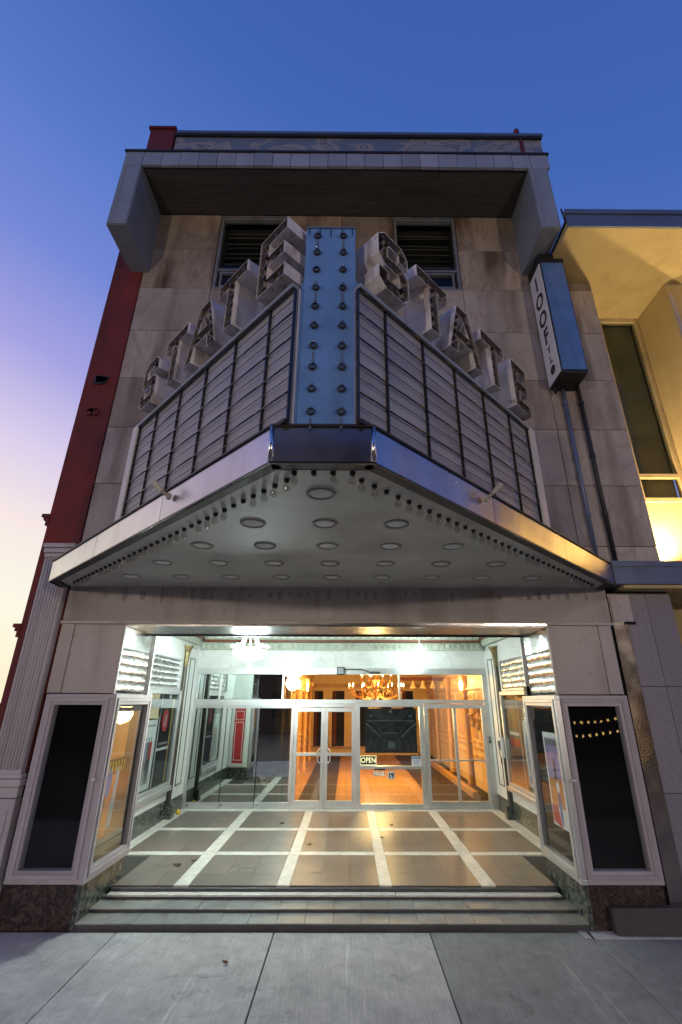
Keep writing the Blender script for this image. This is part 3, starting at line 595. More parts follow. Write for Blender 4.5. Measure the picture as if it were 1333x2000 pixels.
quadposter('poster', 'white poster with three standing figures in the wall poster window', -1, 3.484, 2.58, 3.2, .9, 2.05, 'paper', [('pgrey2', rect(.1, .9, .9, .93))] + figs)
quadposter('poster', 'black poster with a red oval emblem and white strip in the wall poster window', -1, 3.484, 3.24, 3.95, .9, 2.45, 'pblack',
           [('pred', ell(.5, .72, .24, .13)), ('pgrey2', [(.38, .66), (.52, .64), (.62, .78), (.5, .8)]), ('paper', rect(.08, .38, .95, .41)), ('pgrey2', rect(.2, .44, .85, .47)), ('pyellow', rect(.93, 0, 1, 1))])
quadposter('poster', 'pale blue poster leaning in the poster window near the lock box', 1, 3.484, 2.62, 3.15, .95, 2.05, 'paper',
           [('pblue', ell(.5, .5, .34, .36)), ('pgrey2', ell(.45, .62, .16, .2)), ('ppurple', rect(.1, .06, .9, .16))])
quadposter('poster', 'dark green and red poster in the poster window near the lock box', 1, 3.484, 3.3, 4.0, .95, 2.4, 'pgrey', [('pred', rect(.1, .42, .9, .52)), ('paper', rect(.1, .56, .9, .6)), ('pdk', rect(.1, .04, .9, .4)), ('pbrown', rect(.1, .64, .9, .96))])
# the red panelled cupboard door on the back of the pier, seen only mirrored in the glass
rd = thing('red_cupboard_door', 'red panelled door behind the pier, mirrored in the folding glass', 'door')
B('door_leaf', 'pred', rd, -3.38, -3.05, 1.09, 1.12, .62, 2.42, .004)
m = MB(); m.frame(-3.46, -2.97, .54, 2.5, .075, lambda a, b, c, d: m.box(a, b, 1.09, 1.135, c, d)); m.build('door_frame', 'plaster', rd)
for a, b, c, d in ((-3.34, -3.09, 2.14, 2.36), (-3.34, -3.09, 1.82, 2.08), (-3.34, -3.09, .7, 1.76)):
    m = MB(); m.frame(a, b, c, d, .015, lambda p, q, r, s: m.box(p, q, 1.12, 1.126, r, s)); m.build('door_bead', 'paper', rd)

# ================================================================== storefront
YD = 5.234
sf = thing('storefront_frame', 'aluminium storefront frame with transom lights across the vestibule back', 'storefront')
def fb(name, x0, x1, z0, z1, d0=-.05, d1=.05, mat='alu', par=sf, bev=.003): return B(name, mat, par, x0, x1, YD + d0, YD + d1, z0, z1, bev)
fb('jamb', -3.46, -3.39, .2, 2.97); fb('jamb', 3.36, 3.46, .2, 2.97)
fb('head', -3.46, 3.46, 2.975, 3.12, -.07, .05); fb('transom_bar', -3.388, 3.358, 2.335, 2.415)
fb('transom_track', -3.38, -1.16, 2.27, 2.333, -.075, .03)
for x in (-1.385, 1.375): fb('transom_mullion', x - .02, x + .02, 2.417, 2.973)
for a, b in ((-3.388, -1.407), (-1.363, 1.353), (1.397, 3.358)):
    fb('transom_pane', a, b, 2.417, 2.973, -.004, .004, 'mglass' if b < -1 else 'dglass', sf, 0)
fb('transom_mullion', -2.89, -2.86, 2.417, 2.973); 
fb('door_jamb', -1.15, -1.085, .2, 2.333); fb('door_jamb', .325, .435, .2, 2.333); fb('door_jamb', 1.815, 1.925, .2, 2.333)
fb('door_head', -1.083, .323, 2.25, 2.333)
fw_ = thing('fixed_window', 'fixed storefront window with the dark photo print and MAIL sticker', 'window')
fb('rail', .437, 1.813, .202, .30, par=fw_); fb('rail', .437, 1.813, 2.26, 2.333, par=fw_); fb('rail', .437, 1.813, .975, 1.035, par=fw_)
fb('pane', .437, 1.813, 1.035, 2.26, -.004, .004, 'dglass', fw_, 0); fb('pane', .437, 1.813, .30, .975, -.004, .004, 'dglass', fw_, 0)
def leaf(label, x0, x1, hand):
    t = thing('glass_door', label, 'door')
    for a, b, c, d in ((x0, x0 + .075, .21, 2.24), (x1 - .075, x1, .21, 2.24), (x0 + .075, x1 - .075, .21, .36), (x0 + .075, x1 - .075, 2.15, 2.24), (x0 + .075, x1 - .075, 1.235, 1.295)): fb('door_rail', a, b, c, d, -.035, .035, par=t)
    fb('pane', x0 + .075, x1 - .075, .36, 1.235, -.004, .004, 'dglass', t, 0); fb('pane', x0 + .075, x1 - .075, 1.295, 2.15, -.004, .004, 'dglass', t, 0)
    x = x1 - .05 if hand > 0 else x0 + .05; s = -hand
    pts = [(x, YD - .03, 1.10), (x, YD - .07, 1.10), (x + s * .05, YD - .09, 1.10), (x + s * .085, YD - .09, 1.14), (x + s * .085, YD - .09, 1.34), (x + s * .05, YD - .09, 1.38), (x, YD - .07, 1.38), (x, YD - .03, 1.38)]
    MB().tube(pts, .013, 8).build('handle', 'alu', t, smooth=True)
    return t
leaf('aluminium glass door with its pull handle, nearer the folding panels', -1.08, -.385, 1)
leaf('aluminium glass door with its pull handle, nearer the fixed window', -.378, .32, -1)
rdoor = thing('side_glass_door', 'wide aluminium glazed door unit with a middle mullion beside the fixed window', 'door')
for a, b, c, d in ((1.935, 2.02, .21, 2.32), (3.27, 3.35, .21, 2.32), (2.02, 3.27, .21, .35), (2.02, 3.27, 2.23, 2.32)): fb('door_rail', a, b, c, d, -.035, .035, par=rdoor)
fb('mullion', 2.61, 2.67, .35, 2.23, -.03, .03, par=rdoor)
for a, b in ((2.02, 2.61), (2.67, 3.27)):
    fb('glazing_bar', a, b, 1.13, 1.165, -.02, .02, par=rdoor); fb('pane', a, b, .35, 1.13, -.004, .004, 'dglass', rdoor, 0); fb('pane', a, b, 1.165, 2.23, -.004, .004, 'dglass', rdoor, 0)
for z in (.5, 2.05): fb('hinge', 3.352, 3.372, z, z + .12, -.06, -.04, par=rdoor)
fg = 'folding glass panels'
for i, (a, b) in enumerate(((-3.385, -2.665), (-2.655, -1.90), (-1.89, -1.155))):
    t = thing('folding_glass_panel', ('mirror-like folding glass panel next to the marble side wall', 'middle mirror-like folding glass panel between two others', 'folding glass panel with a dark edge beside the double doors')[i], 'glass panel', fg)
    fb('bottom_rail', a, b, .205, .325, -.03, .03, par=t); fb('top_rail', a, b, 2.225, 2.268, -.03, .03, par=t)
    fb('pane', a + .004, b - .004, .325, 2.225, -.006, .006, 'mglass', t, 0)
    if i < 2: fb('edge_seal', b - .004, b + .006, .325, 2.225, -.008, .008, 'dark', t, 0)
    MB().tube([(a + .06, YD - .03, .27), (a + .06, YD - .045, .27)], .014, 8).build('floor_bolt', 'dark', t)
# things on and behind the fixed window
ph = thing('photo_print', 'large dark print of a cabin-like interior hung behind the window', 'poster', loc=(1.155, YD + .05, 1.29))
hw, hh = .60, .93
MB().box(-hw, hw, 0, .012, 0, hh).build('board', 'q1', ph)
def pp(mat, pts, i): MB().poly([((u - .5) * 2 * hw, -.0012 - .0006 * i, v * hh) for u, v in pts]).build('print', mat, ph)
pl = [('pgrey', [(.1, .98), (.9, .98), (.72, .72), (.28, .72)]), ('pdk', [(.3, .97), (.46, .97), (.47, .86), (.36, .84)]), ('pdk', [(.54, .97), (.7, .97), (.64, .84), (.53, .86)]), ('pgrey2', [(.47, .98), (.53, .98), (.53, .9), (.47, .9)]),
      ('pgrey', [(.05, .7), (.95, .7), (.75, .6), (.25, .6)]), ('pdk', [(.2, .69), (.42, .69), (.42, .62), (.28, .61)]), ('pdk', [(.58, .69), (.8, .69), (.72, .61), (.58, .62)]), ('pgrey2', [(.04, .735), (.96, .735), (.94, .71), (.06, .71)]),
      ('pgrey', [(.22, .58), (.78, .58), (.66, .36), (.34, .36)]), ('pdk', [(.3, .55), (.44, .55), (.44, .47), (.34, .46)]), ('pdk', [(.56, .55), (.7, .55), (.66, .46), (.56, .47)]), ('pgrey2', [(.36, .45), (.64, .45), (.63, .43), (.37, .43)]),
      ('pgrey2', [(.0, .66), (.04, .66), (.32, .36), (.29, .35)]), ('pgrey2', [(1, .66), (.96, .66), (.68, .36), (.71, .35)]), ('pgrey', [(.0, .56), (.02, .57), (.3, .33), (.27, .32)]), ('pgrey', [(1, .56), (.98, .57), (.7, .33), (.73, .32)]),
      ('pgrey', [(.02, .06), (.07, .06), (.16, .42), (.13, .44)]), ('pgrey', [(.98, .06), (.93, .06), (.84, .42), (.87, .44)]), ('pgrey', [(.14, .04), (.18, .04), (.26, .34), (.24, .36)]), ('pgrey', [(.86, .04), (.82, .04), (.74, .34), (.76, .36)]),
      ('pgrey', [(.3, .06), (.37, .06), (.42, .34), (.33, .34)]), ('pgrey', [(.7, .06), (.63, .06), (.58, .34), (.67, .34)]), ('pgrey2', [(.42, .1), (.58, .1), (.56, .26), (.44, .26)]), ('pdk', [(.44, .28), (.56, .28), (.55, .33), (.45, .33)]), ('pgrey', [(.38, .04), (.62, .04), (.6, .09), (.4, .09)]),
      ('pgrey2', [(.07, .84), (.14, .82), (.16, .80), (.09, .81)]), ('pgrey2', [(.93, .84), (.86, .82), (.84, .80), (.91, .81)]), ('pgrey2', [(.08, .87), (.15, .85), (.15, .83), (.08, .85)]), ('pgrey2', [(.92, .87), (.85, .85), (.85, .83), (.92, .85)])]
for k in range(6): pl.append(('pgrey', [(.05 + .02 * k, .3 - .03 * k), (.2, .25 - .02 * k), (.2, .24 - .02 * k), (.05 + .02 * k, .285 - .03 * k)])); pl.append(('pgrey', [(.95 - .02 * k, .3 - .03 * k), (.8, .25 - .02 * k), (.8, .24 - .02 * k), (.95 - .02 * k, .285 - .03 * k)]))
for i, (m_, pts) in enumerate(pl): pp(dict(pgrey='q2', pgrey2='q3', pdk='q1')[m_], pts, i % 12)
MB().tube([(-hw * .9, .01, hh), (-hw * .9, .01, 1.0)], .004, 6).tube([(hw * .9, .01, hh), (hw * .9, .01, 1.0)], .004, 6).build('hanger', 'dark', ph)
op = thing('open_sign', 'small black OPEN sign with glowing letters behind the window', 'sign', loc=(.625, YD + .03, 1.14))
MB().box(-.185, .185, 0, .025, -.1, .1).build('back_plate', 'pblack', op, bevel=.01)
put_text('lettering', 'OPEN', .15, op, (0, -.004, 0), FRONT, 'neon', .002, .86)
m = MB(); m.frame(-.18, .18, -.095, .095, .008, lambda a, b, c, d: m.box(a, b, -.006, 0, c, d)); m.build('border_tube', 'neon', op)
nz = tag(B('notice', 'paper', None, 1.60, 1.81, YD - .012, YD - .009, 1.04, 1.225), 'white notice sheet with blue heading stuck on the window', 'notice')
MB().box(1.61, 1.80, YD - .0135, YD - .0122, 1.17, 1.215).build('heading_band', 'pblue', nz)
put_text('lettering', 'NOTICE', .04, nz, (1.705, YD - .0145, 1.192), FRONT, 'paper', .0005)
for k in range(5): MB().box(1.63, 1.78 - .02 * (k % 2), YD - .013, YD - .0122, 1.14 - k * .02, 1.147 - k * .02).build('text_line', 'pblue', nz)
ml = thing('mail_sticker', 'white MAIL lettering on the lower window glass', 'sticker'); put_text('lettering', 'MAIL', .125, ml, (.87, YD - .008, .875), FRONT, 'white', .0008, 1.0, .008)
hs = tag(B('number_sticker', 'paper', None, 1.05, 1.205, YD - .009, YD - .007, .77, .925), 'white street number 19 sticker on the lower window glass', 'sticker')
put_text('lettering', '19', .14, hs, (1.127, YD - .0105, .845), FRONT, 'pblack', .0006, .9, .006)
B('mail_slot', 'dark', fw_, .74, 1.0, YD - .06, YD - .052, .955, .985)
kp = tag(B('door_keypad', 'outline', None, 3.375, 3.43, YD - .075, YD - .05, 1.5, 1.64, .006), 'grey keypad on the storefront jamb', 'keypad'); B('key_face', 'pgrey2', kp, 3.385, 3.42, YD - .08, YD - .0752, 1.56, 1.625)
lk = thing('lock_box', 'white lock box with hanging handset on the bronze column', 'box', loc=(3.40, 4.28, 1.5))
MB().box(-.05, .02, -.08, .04, -.2, .18).build('housing', 'white', lk, bevel=.01); MB().box(-.09, -.05, -.05, .0, .02, .12).prism([(-.09, -.05), (-.05, -.05), (-.05, 0)], -.04, .02).build('handset', 'pgrey', lk)
MB().tube([(-.07, -.03, -.02), (-.08, -.03, -.15), (-.06, -.04, -.24), (-.075, -.05, -.3)], .008, 6).build('cord', 'dark', lk)
fd = thing('floodlight', 'square black floodlight on the storefront head with its cable', 'floodlight', loc=(-.02, YD - .09, 3.05))
MB().box(-.09, .09, -.09, 0, -.09, .09).build('housing', 'dark', fd, bevel=.01); MB().box(-.07, .07, -.096, -.0905, -.07, .07).build('lens', 'pgrey2', fd)
MB().tube([(.09, -.03, .04), (.5, -.02, .04), (.62, -.02, .0), (.75, -.03, -.05), (.95, -.02, -.03)], .012, 6).build('cable', 'outline', fd); MB().box(.72, .93, -.04, 0, -.06, -.01).build('driver_box', 'outline', fd, bevel=.01)

# ================================================================== vestibule pendant lamps
def pendant(label, loc, r, power):
    t = thing('pendant_lamp', label, 'pendant lamp', loc=loc)
    k = r / .29
    MB().lathe([(.0, -.13 * k), (.12 * k, -.125 * k), (.22 * k, -.09 * k), (.285 * k, -.03 * k), (.29 * k, .02 * k), (.28 * k, .05 * k)], n=24).build('bowl', 'bowl', t, smooth=True)
    MB().lathe([(.285 * k, .04 * k), (.31 * k, .05 * k), (.31 * k, .07 * k), (.28 * k, .075 * k)], n=24).build('rim', 'chrome', t, smooth=True)
    MB().lathe([(0, -.24 * k), (.012 * k, -.23 * k), (.02 * k, -.2 * k), (.008 * k, -.18 * k), (.03 * k, -.16 * k), (.06 * k, -.125 * k), (0, -.12 * k)], n=10).build('finial', 'chrome', t, smooth=True)
    for q in range(8):
        a = q * math.pi / 4 + .2; c, s = math.cos(a), math.sin(a)
        MB().tube([(.28 * k * c, .28 * k * s, .07 * k), (.17 * k * c, .17 * k * s, .12 * k), (.12 * k * c, .12 * k * s, .25 * k), (.05 * k * c, .05 * k * s, .4 * k)], .012 * k, 6).build('arm', 'chrome', t, smooth=True)
        MB().tube([(.29 * k * c, .29 * k * s, .075 * k), (.33 * k * c, .33 * k * s, .10 * k), (.31 * k * c, .31 * k * s, .14 * k), (.26 * k * c, .26 * k * s, .12 * k)], .008 * k, 6).build('scroll', 'chrome', t, smooth=True)
    top = 4.12 - loc[2]
    MB().tube([(0, 0, .38 * k), (0, 0, top)], .014, 6).lathe([(.09, top - .04), (.09, top - .003), (0, top - .002)], n=14).build('stem', 'chrome', t)
    l = bpy.data.lights.new('bulb_light', 'POINT'); l.energy = power; l.color = (.84, 1.0, .97); l.shadow_soft_size = .12 * k
    o = bpy.data.objects.new('bulb_light', l); col.objects.link(o); o.parent = t; o.location = (0, 0, .16 * k)
    l2 = bpy.data.lights.new('bulb_light', 'POINT'); l2.energy = power; l2.color = (.84, 1.0, .97); l2.shadow_soft_size = .2 * k
    o = bpy.data.objects.new('bulb_light', l2); col.objects.link(o); o.parent = t; o.location = (0, 0, -.28 * k)
    return t
pendant('large glowing bowl pendant lamp on silver arms under the vestibule ceiling', (-1.549, 1.8, 3.157), .29, 185)
pendant('small glowing bowl pendant lamp close to the storefront head', (1.77, 4.3, 3.41), .14, 22)

# ================================================================== marquee
mq = thing('theatre_marquee', 'V-shaped theatre marquee with blue pylon and STATE letters over letter boards', 'marquee')
ZS, ZT = 3.885, 4.155
PL = [(-3.93, -.002), (-3.90, -.37), (-.376, -3.79), (.322, -3.79), (3.80, -.33), (3.83, -.002)]
MB().prism([(x * .96, y * .955 if y < -.1 else y) for x, y in PL], ZS + .05, ZT - .03).build('canopy_core', 'soffit', mq)
sp = MB().prism([(x * .965, y * .96 if y < -.1 else y) for x, y in PL], ZS + .012, ZS + .045).build('soffit', 'soffit', mq)
def offs(a, b, d):
    (x0, y0), (x1, y1) = a, b; l = math.hypot(x1 - x0, y1 - y0); nx, ny = (y1 - y0) / l, -(x1 - x0) / l
    return (nx * d, ny * d)
segs = [(PL[0], PL[1], 1), (PL[1], PL[2], 3), (PL[2], PL[3], 1), (PL[3], PL[4], 3), (PL[4], PL[5], 1)]
for (a, b, n) in segs:
    nx, ny = offs(a, b, -1)
    for k in range(n):
        p = [a[0] + (b[0] - a[0]) * k / n, a[1] + (b[1] - a[1]) * k / n]; q = [a[0] + (b[0] - a[0]) * (k + 1) / n, a[1] + (b[1] - a[1]) * (k + 1) / n]
        t = .004 / math.hypot(q[0] - p[0], q[1] - p[1]); dx, dy = (q[0] - p[0]) * t, (q[1] - p[1]) * t
        p = (p[0] + dx, p[1] + dy); q = (q[0] - dx, q[1] - dy)
        MB().prism([p, q, (q[0] + nx * .03, q[1] + ny * .03), (p[0] + nx * .03, p[1] + ny * .03)], ZS, ZT).build('fascia_sheet', 'fascia', mq)
    # dark cap strip on top, return lip underneath
    MB().prism([(a[0] - nx * .015, a[1] - ny * .015), (b[0] - nx * .015, b[1] - ny * .015), (b[0] + nx * .12, b[1] + ny * .12), (a[0] + nx * .12, a[1] + ny * .12)], ZT + .001, ZT + .018).build('cap_strip', 'dark', mq)
    MB().prism([(a[0] - nx * .006, a[1] - ny * .006), (b[0] - nx * .006, b[1] - ny * .006), (b[0] + nx * .015, b[1] + ny * .015), (a[0] + nx * .015, a[1] + ny * .015)], ZS - .014, ZS - .001).build('drip_edge', 'rail', mq)
    MB().prism([(a[0] + nx * .032, a[1] + ny * .032), (b[0] + nx * .032, b[1] + ny * .032), (b[0] + nx * .105, b[1] + ny * .105), (a[0] + nx * .105, a[1] + ny * .105)], ZS - .004, ZS + .008).build('return_lip', 'brown', mq)
for x in (-.376, .322): MB().tube([(x, -3.79, ZS), (x, -3.79, ZT)], .018, 8).build('corner_post', 'steel', mq, smooth=True)
# border bulbs under the edge
bulb_me = MB().lathe([(.011, 0), (.012, -.025), (.027, -.048), (.031, -.066), (.026, -.086), (.012, -.097), (0, -.099)], n=12).mesh('bulb', 'bulb', True)
sock_me = MB().lathe([(.021, .012), (.021, -.008), (.016, -.024), (.0, -.024)], n=10).mesh('socket', 'socket', True)
def border(a, b, n, inset):
    nx, ny = offs(a, b, -1)
    for k in range(n):
        t = (k + .5) / n; p = (a[0] + (b[0] - a[0]) * t + nx * inset, a[1] + (b[1] - a[1]) * t + ny * inset, ZS + .006)
        s = inst('bulb_socket', sock_me, mq, p, (random.uniform(-.08, .08), random.uniform(-.08, .08), 0))
        if random.random() < .93: inst('bulb', bulb_me, s)
border((-3.72, -.36), (-.34, -3.64), 34, .13); border((-.30, -3.74), (.25, -3.74), 4, .125); border((.29, -3.64), (3.64, -.34), 34, .13)
# downlights
ring_me = MB().lathe([(.085, .008), (.09, -.006), (.115, -.010), (.118, .004)], n=22).mesh('downlight_ring', 'lampring', True)
disc_me = MB().lathe([(0, -.002), (.05, -.004), (.086, .004)], n=18).mesh('downlight_face', 'lampdisc', True)
for row in range(5):
    y = -3.24 + row * .66; n = 2 * row + 1
    for k in range(n):
        x = -.065 + (k - (n - 1) / 2) * .655
        if abs(x) > 3.3: continue
        d = inst('downlight', ring_me, mq, (x, y, ZS + .009)); inst('lamp_face', disc_me, d, (0, 0, .0))
# letter boards
def board(sgn):
    o = Vector((-.375 if sgn < 0 else .322, -3.79, 0)); ang = R(44.6)
    d = Vector((sgn * math.cos(ang), math.sin(ang), 0)); n = Vector((sgn * math.sin(ang), -math.cos(ang), 0))
    def P3(u, h, z): return o + d * u - n * .05 + n * h + Vector((0, 0, z))
    def bar(m, u0, u1, h0, h1, z0, z1):
        v = [P3(u, h, z) for z in (z0, z1) for u, h in ((u0, h0), (u1, h0), (u1, h1), (u0, h1))]
        fs = [(0, 1, 2, 3), (7, 6, 5, 4), (4, 5, 1, 0), (5, 6, 2, 1), (6, 7, 3, 2), (7, 4, 0, 3)]
        if sgn > 0: fs = [tuple(reversed(f)) for f in fs]
        m._add(v, fs); return m
    z0, z1 = ZT + .02, 5.42
    us = [-.10, .225, .735, 1.245, 1.775, 2.335, 2.79]
    bd = bar(MB(), -.1, 2.93, -.42, -.03, z0, z1 + .0).build('board_cabinet', 'cab', mq)
    bar(MB(), 2.80, 2.95, -.03, .03, z0, z1 + .03).build('board_frame', 'cab', bd); bar(MB(), -.1, 2.80, -.03, .035, z1 - .018, z1 + .02).build('board_frame', 'fin', bd)
    bar(MB(), -.1, 2.80, .0, .03, z0 - .01, z0 + .02).build('board_frame', 'dark', bd)
    nr = 10
    for i in range(6):
        for j in range(nr):       # one milky strip per letter row
            a, b = z0 + (z1 - .02 - z0) * j / nr, z0 + (z1 - .02 - z0) * (j + 1) / nr
            bar(MB(), us[i] + .003, us[i + 1] - .003, -.025, -.012 + random.uniform(-.0008, .0008), a + .0003, b - .0003).build('letter_panel', 'board', bd)
    for u in us: bar(MB(), u - .006, u + .006, -.012, .014, z0, z1 - .021).build('upright', 'rail', bd)
    for j in range(1, nr + 1):
        z = z0 + (z1 - .02 - z0) * j / nr; th_ = .0075 if j % 2 == 0 else .0032
        rl = MB(); 
        for i in range(6): rl.tube([P3(us[i] + .0, .012, z), P3((us[i] + us[i + 1]) / 2, .014, z + random.uniform(-.0015, .0015)), P3(us[i + 1], .012, z)], th_, 6)
        rl.build('letter_rail', 'rail', bd, smooth=True)
    # white wedge between board and letters, struts
    bar(MB(), -.05, 2.75, -.30, -.10, z1 + .03, z1 + .13).build('letter_raceway', 'cab', bd)
    # open-faced channel letters
    LH, DP, SK = .64, .30, .13
    def outline(ch, LW):
        W_, H_, s = LW, LH, SK
        if ch == 'T': return [[(0, H_), (0, H_ - s), (W_ / 2 - s / 2, H_ - s), (W_ / 2 - s / 2, 0), (W_ / 2 + s / 2, 0), (W_ / 2 + s / 2, H_ - s), (W_, H_ - s), (W_, H_)]]
        if ch == 'E':
            e = .12; return [[(0, 0), (W_, 0), (W_, e), (s, e), (s, H_ / 2 - e / 2), (W_ * .94, H_ / 2 - e / 2), (W_ * .94, H_ / 2 + e / 2), (s, H_ / 2 + e / 2), (s, H_ - e), (W_, H_ - e), (W_, H_), (0, H_)]]
        if ch == 'A':
            c = W_ / 2; return [[(0, 0), (s, 0), (s + .035, .17), (W_ - s - .035, .17), (W_ - s, 0), (W_, 0), (c + .1, H_), (c - .1, H_)], [(s + .07, .30), (c, H_ - .16), (W_ - s - .07, .30)]]
        e = .12; k = .08
        return [[(0, k), (k, 0), (W_ - k, 0), (W_, k), (W_, H_ / 2 + e / 2 - k), (W_ - k, H_ / 2 + e / 2), (e + .01, H_ / 2 + e / 2), (e, H_ / 2 + e / 2 + .02), (e, H_ - e - .02), (e + .02, H_ - e), (W_ - e, H_ - e), (W_ - e, H_ - .2), (W_, H_ - .2), (W_, H_ - k), (W_ - k, H_), (k, H_), (0, H_ - k), (0, H_ / 2 - e / 2 + k), (k, H_ / 2 - e / 2), (W_ - e - .02, H_ / 2 - e / 2), (W_ - e, H_ / 2 - e / 2 - .02), (W_ - e, e + .02), (W_ - e - .02, e), (e, e), (e, .2), (0, .2)]]
    starts = [.05, .58, 1.06, 1.71, 2.39] if sgn > 0 else [-.06, .52, .99, 1.63, 2.30]; wid = dict(S=.39, T=.49, A=.58, E=.37)
    word = 'STATE' if sgn > 0 else 'ETATS'
    for ch, us_ in zip(word, starts):
        zb = z1 + .10; LW = wid[ch]
        def LP(x, z, h): return P3(us_ + (x if sgn > 0 else LW - x), h, zb + z)
        m = MB(); rings = outline(ch, LW); h0, h1 = .10 - DP, .10
        for rg in rings:
            k = len(rg); m._add([LP(x, z, h0) for x, z in rg] + [LP(x, z, h1) for x, z in rg], [(i, (i + 1) % k, k + (i + 1) % k, k + i) for i in range(k)], 0)
        lt = m.build('letter', ['lettr', 'rust'], mq)
        so_ = lt.modifiers.new('solid', 'SOLIDIFY'); so_.thickness = .008; so_.offset = 0; so_.material_offset = 1
        # recessed back plate cut from strokes
        bk = MB()
        def plate(x0, x1, z0_, z1_): bk._add([LP(x0, z0_, h1 - .05), LP(x1, z0_, h1 - .05), LP(x1, z1_, h1 - .05), LP(x0, z1_, h1 - .05)], [(0, 1, 2, 3)])
        sk = []
        if ch == 'T': plate(0, LW, LH - SK, LH); plate(LW / 2 - SK / 2, LW / 2 + SK / 2, 0, LH - SK); sk = [(LW / 2, .07 + .11 * q) for q in range(4)] + [(.06 + .12 * q, LH - SK / 2) for q in range(4)]
        elif ch == 'E': plate(0, SK, 0, LH); [plate(SK, LW * (.94 if q == 1 else 1), zz, zz + .12) for q, zz in enumerate((0, LH / 2 - .06, LH - .12))]; sk = [(SK / 2, .08 + .125 * q) for q in range(5)] + [(.2 + .1 * q, zz) for q in range(2) for zz in (.06, LH / 2, LH - .06)]
        elif ch == 'A':
            c = LW / 2
            bk._add([LP(x, z, h1 - .05) for x, z in ((0, 0), (SK, 0), (SK + .07, .30), (c, LH - .16), (c - .1, LH))], [(0, 1, 2, 3, 4)]); bk._add([LP(x, z, h1 - .05) for x, z in ((LW, 0), (LW - SK, 0), (LW - SK - .07, .30), (c, LH - .16), (c + .1, LH))], [(4, 3, 2, 1, 0)]); bk._add([LP(x, z, h1 - .05) for x, z in ((c - .1, LH), (c, LH - .16), (c + .1, LH))], [(0, 1, 2)]); plate(SK + .03, LW - SK - .03, .17, .30)
            sk = [(.09 + .028 * q, .07 + .11 * q) for q in range(5)] + [(LW - .09 - .028 * q, .07 + .11 * q) for q in range(5)]
        else: plate(.05, LW - .05, .005, .12); plate(.05, LW - .05, LH / 2 - .06, LH / 2 + .06); plate(.05, LW - .05, LH - .12, LH - .005); plate(.005, .12, LH / 2, LH - .06); plate(LW - .12, LW - .005, .06, LH / 2); sk = [(.07 + .085 * q, zz) for q in range(4) for zz in (.06, LH / 2, LH - .06)] + [(.06, .48), (LW - .06, .18)]
        bk.build('letter_back', 'rust', lt)
        for x, z in sk:
            p, q = LP(x, z, h1 - .05), LP(x, z, h1 - .008); MB().tube([p, q], [.024, .02], 7).build('bulb_socket', 'socket', lt)
        st_ = MB(); st_.tube([LP(LW / 2, .02, h0 + .02), LP(LW / 2 - .05, -.09, h0 - .02)], .012, 6).tube([LP(LW / 2 + .1, .02, h0), LP(LW / 2 + .16, -.16, h0 - .12)], .018, 4); st_.build('strut', 'dark', lt)
    return P3
PLb = board(-1); PRb = board(1)
B('cabinet_back', 'cab', mq, -2.0, 1.95, -1.98, -1.9, ZT + .02, 5.38)
MB().prism([(-2.1, -1.99), (1.98, -1.99), (.2, -3.6), (-.22, -3.6)], 5.30, 5.34).build('cabinet_top', 'cab', mq)
# blue pylon with bulbs
py = B('pylon', 'blue', mq, -.212, .20, -3.80, -3.45, ZT + .02, 6.11, .006)
for x0, x1 in ((-.235, -.213), (.201, .223)): B('pylon_edge', 'blue', py, x0, x1, -3.79, -3.45, ZT + .02, 5.5)
B('pylon_top_lip', 'bluem', py, -.215, .203, -3.806, -3.44, 6.111, 6.125)
for k in range(5): B('peeling_strip', 'dark', py, -.19 + k * .09, -.183 + k * .09, -3.806, -3.8005, 6.04 - random.uniform(0, .05), 6.105)
pb_me = MB().lathe([(.028, 0), (.032, .012), (.024, .022)], n=10).mesh('pylon_socket', 'socket', True)
pg_me = MB().lathe([(.012, .012), (.016, .028), (.021, .042), (.019, .056), (.0, .066)], n=10).mesh('pylon_bulb', 'bulb', True)
for x in (-.115, .099):
    for k in range(10):
        z = 4.27 + k * .1935
        s = inst('bulb_socket', pb_me, py, (x, -3.801, z), (R(90), 0, 0))
        if not (x < 0 and k == 7): inst('bulb', pg_me, s)
        MB().box(x - .008, x + .008, -3.8035, -3.8005, z - .14, z - .05).build('drip_mark', 'bluem', py) if k % 3 == 0 else None
# small floodlamps clamped on the fascia
for sgn, p in ((-1, Vector((-1.42, -2.80, 4.06))), (1, Vector((1.36, -2.79, 4.06)))):
    t = thing('clamp_lamp', 'small grey clamp lamp on the %s fascia of the marquee' % ('pale sky-lit' if sgn < 0 else 'warm glinting'), 'lamp', loc=p)
    n = Vector((sgn * .7, -.71, 0))
    MB().tube([(0, 0, 0), tuple(n * .03)], .03, 10).build('base', 'lampring', t); MB().tube([tuple(n * .02), tuple(n * .08 + Vector((0, 0, .025)))], .014, 8).build('knuckle', 'lampring', t)
    a = n * .08 + Vector((0, 0, .025)); b = a + n * .05 + Vector((sgn * .05, .04, .09))
    MB().tube([tuple(a), tuple(a.lerp(b, .4)), tuple(b)], [.016, .022, .03], 10).build('lamp_head', 'lampring', t)

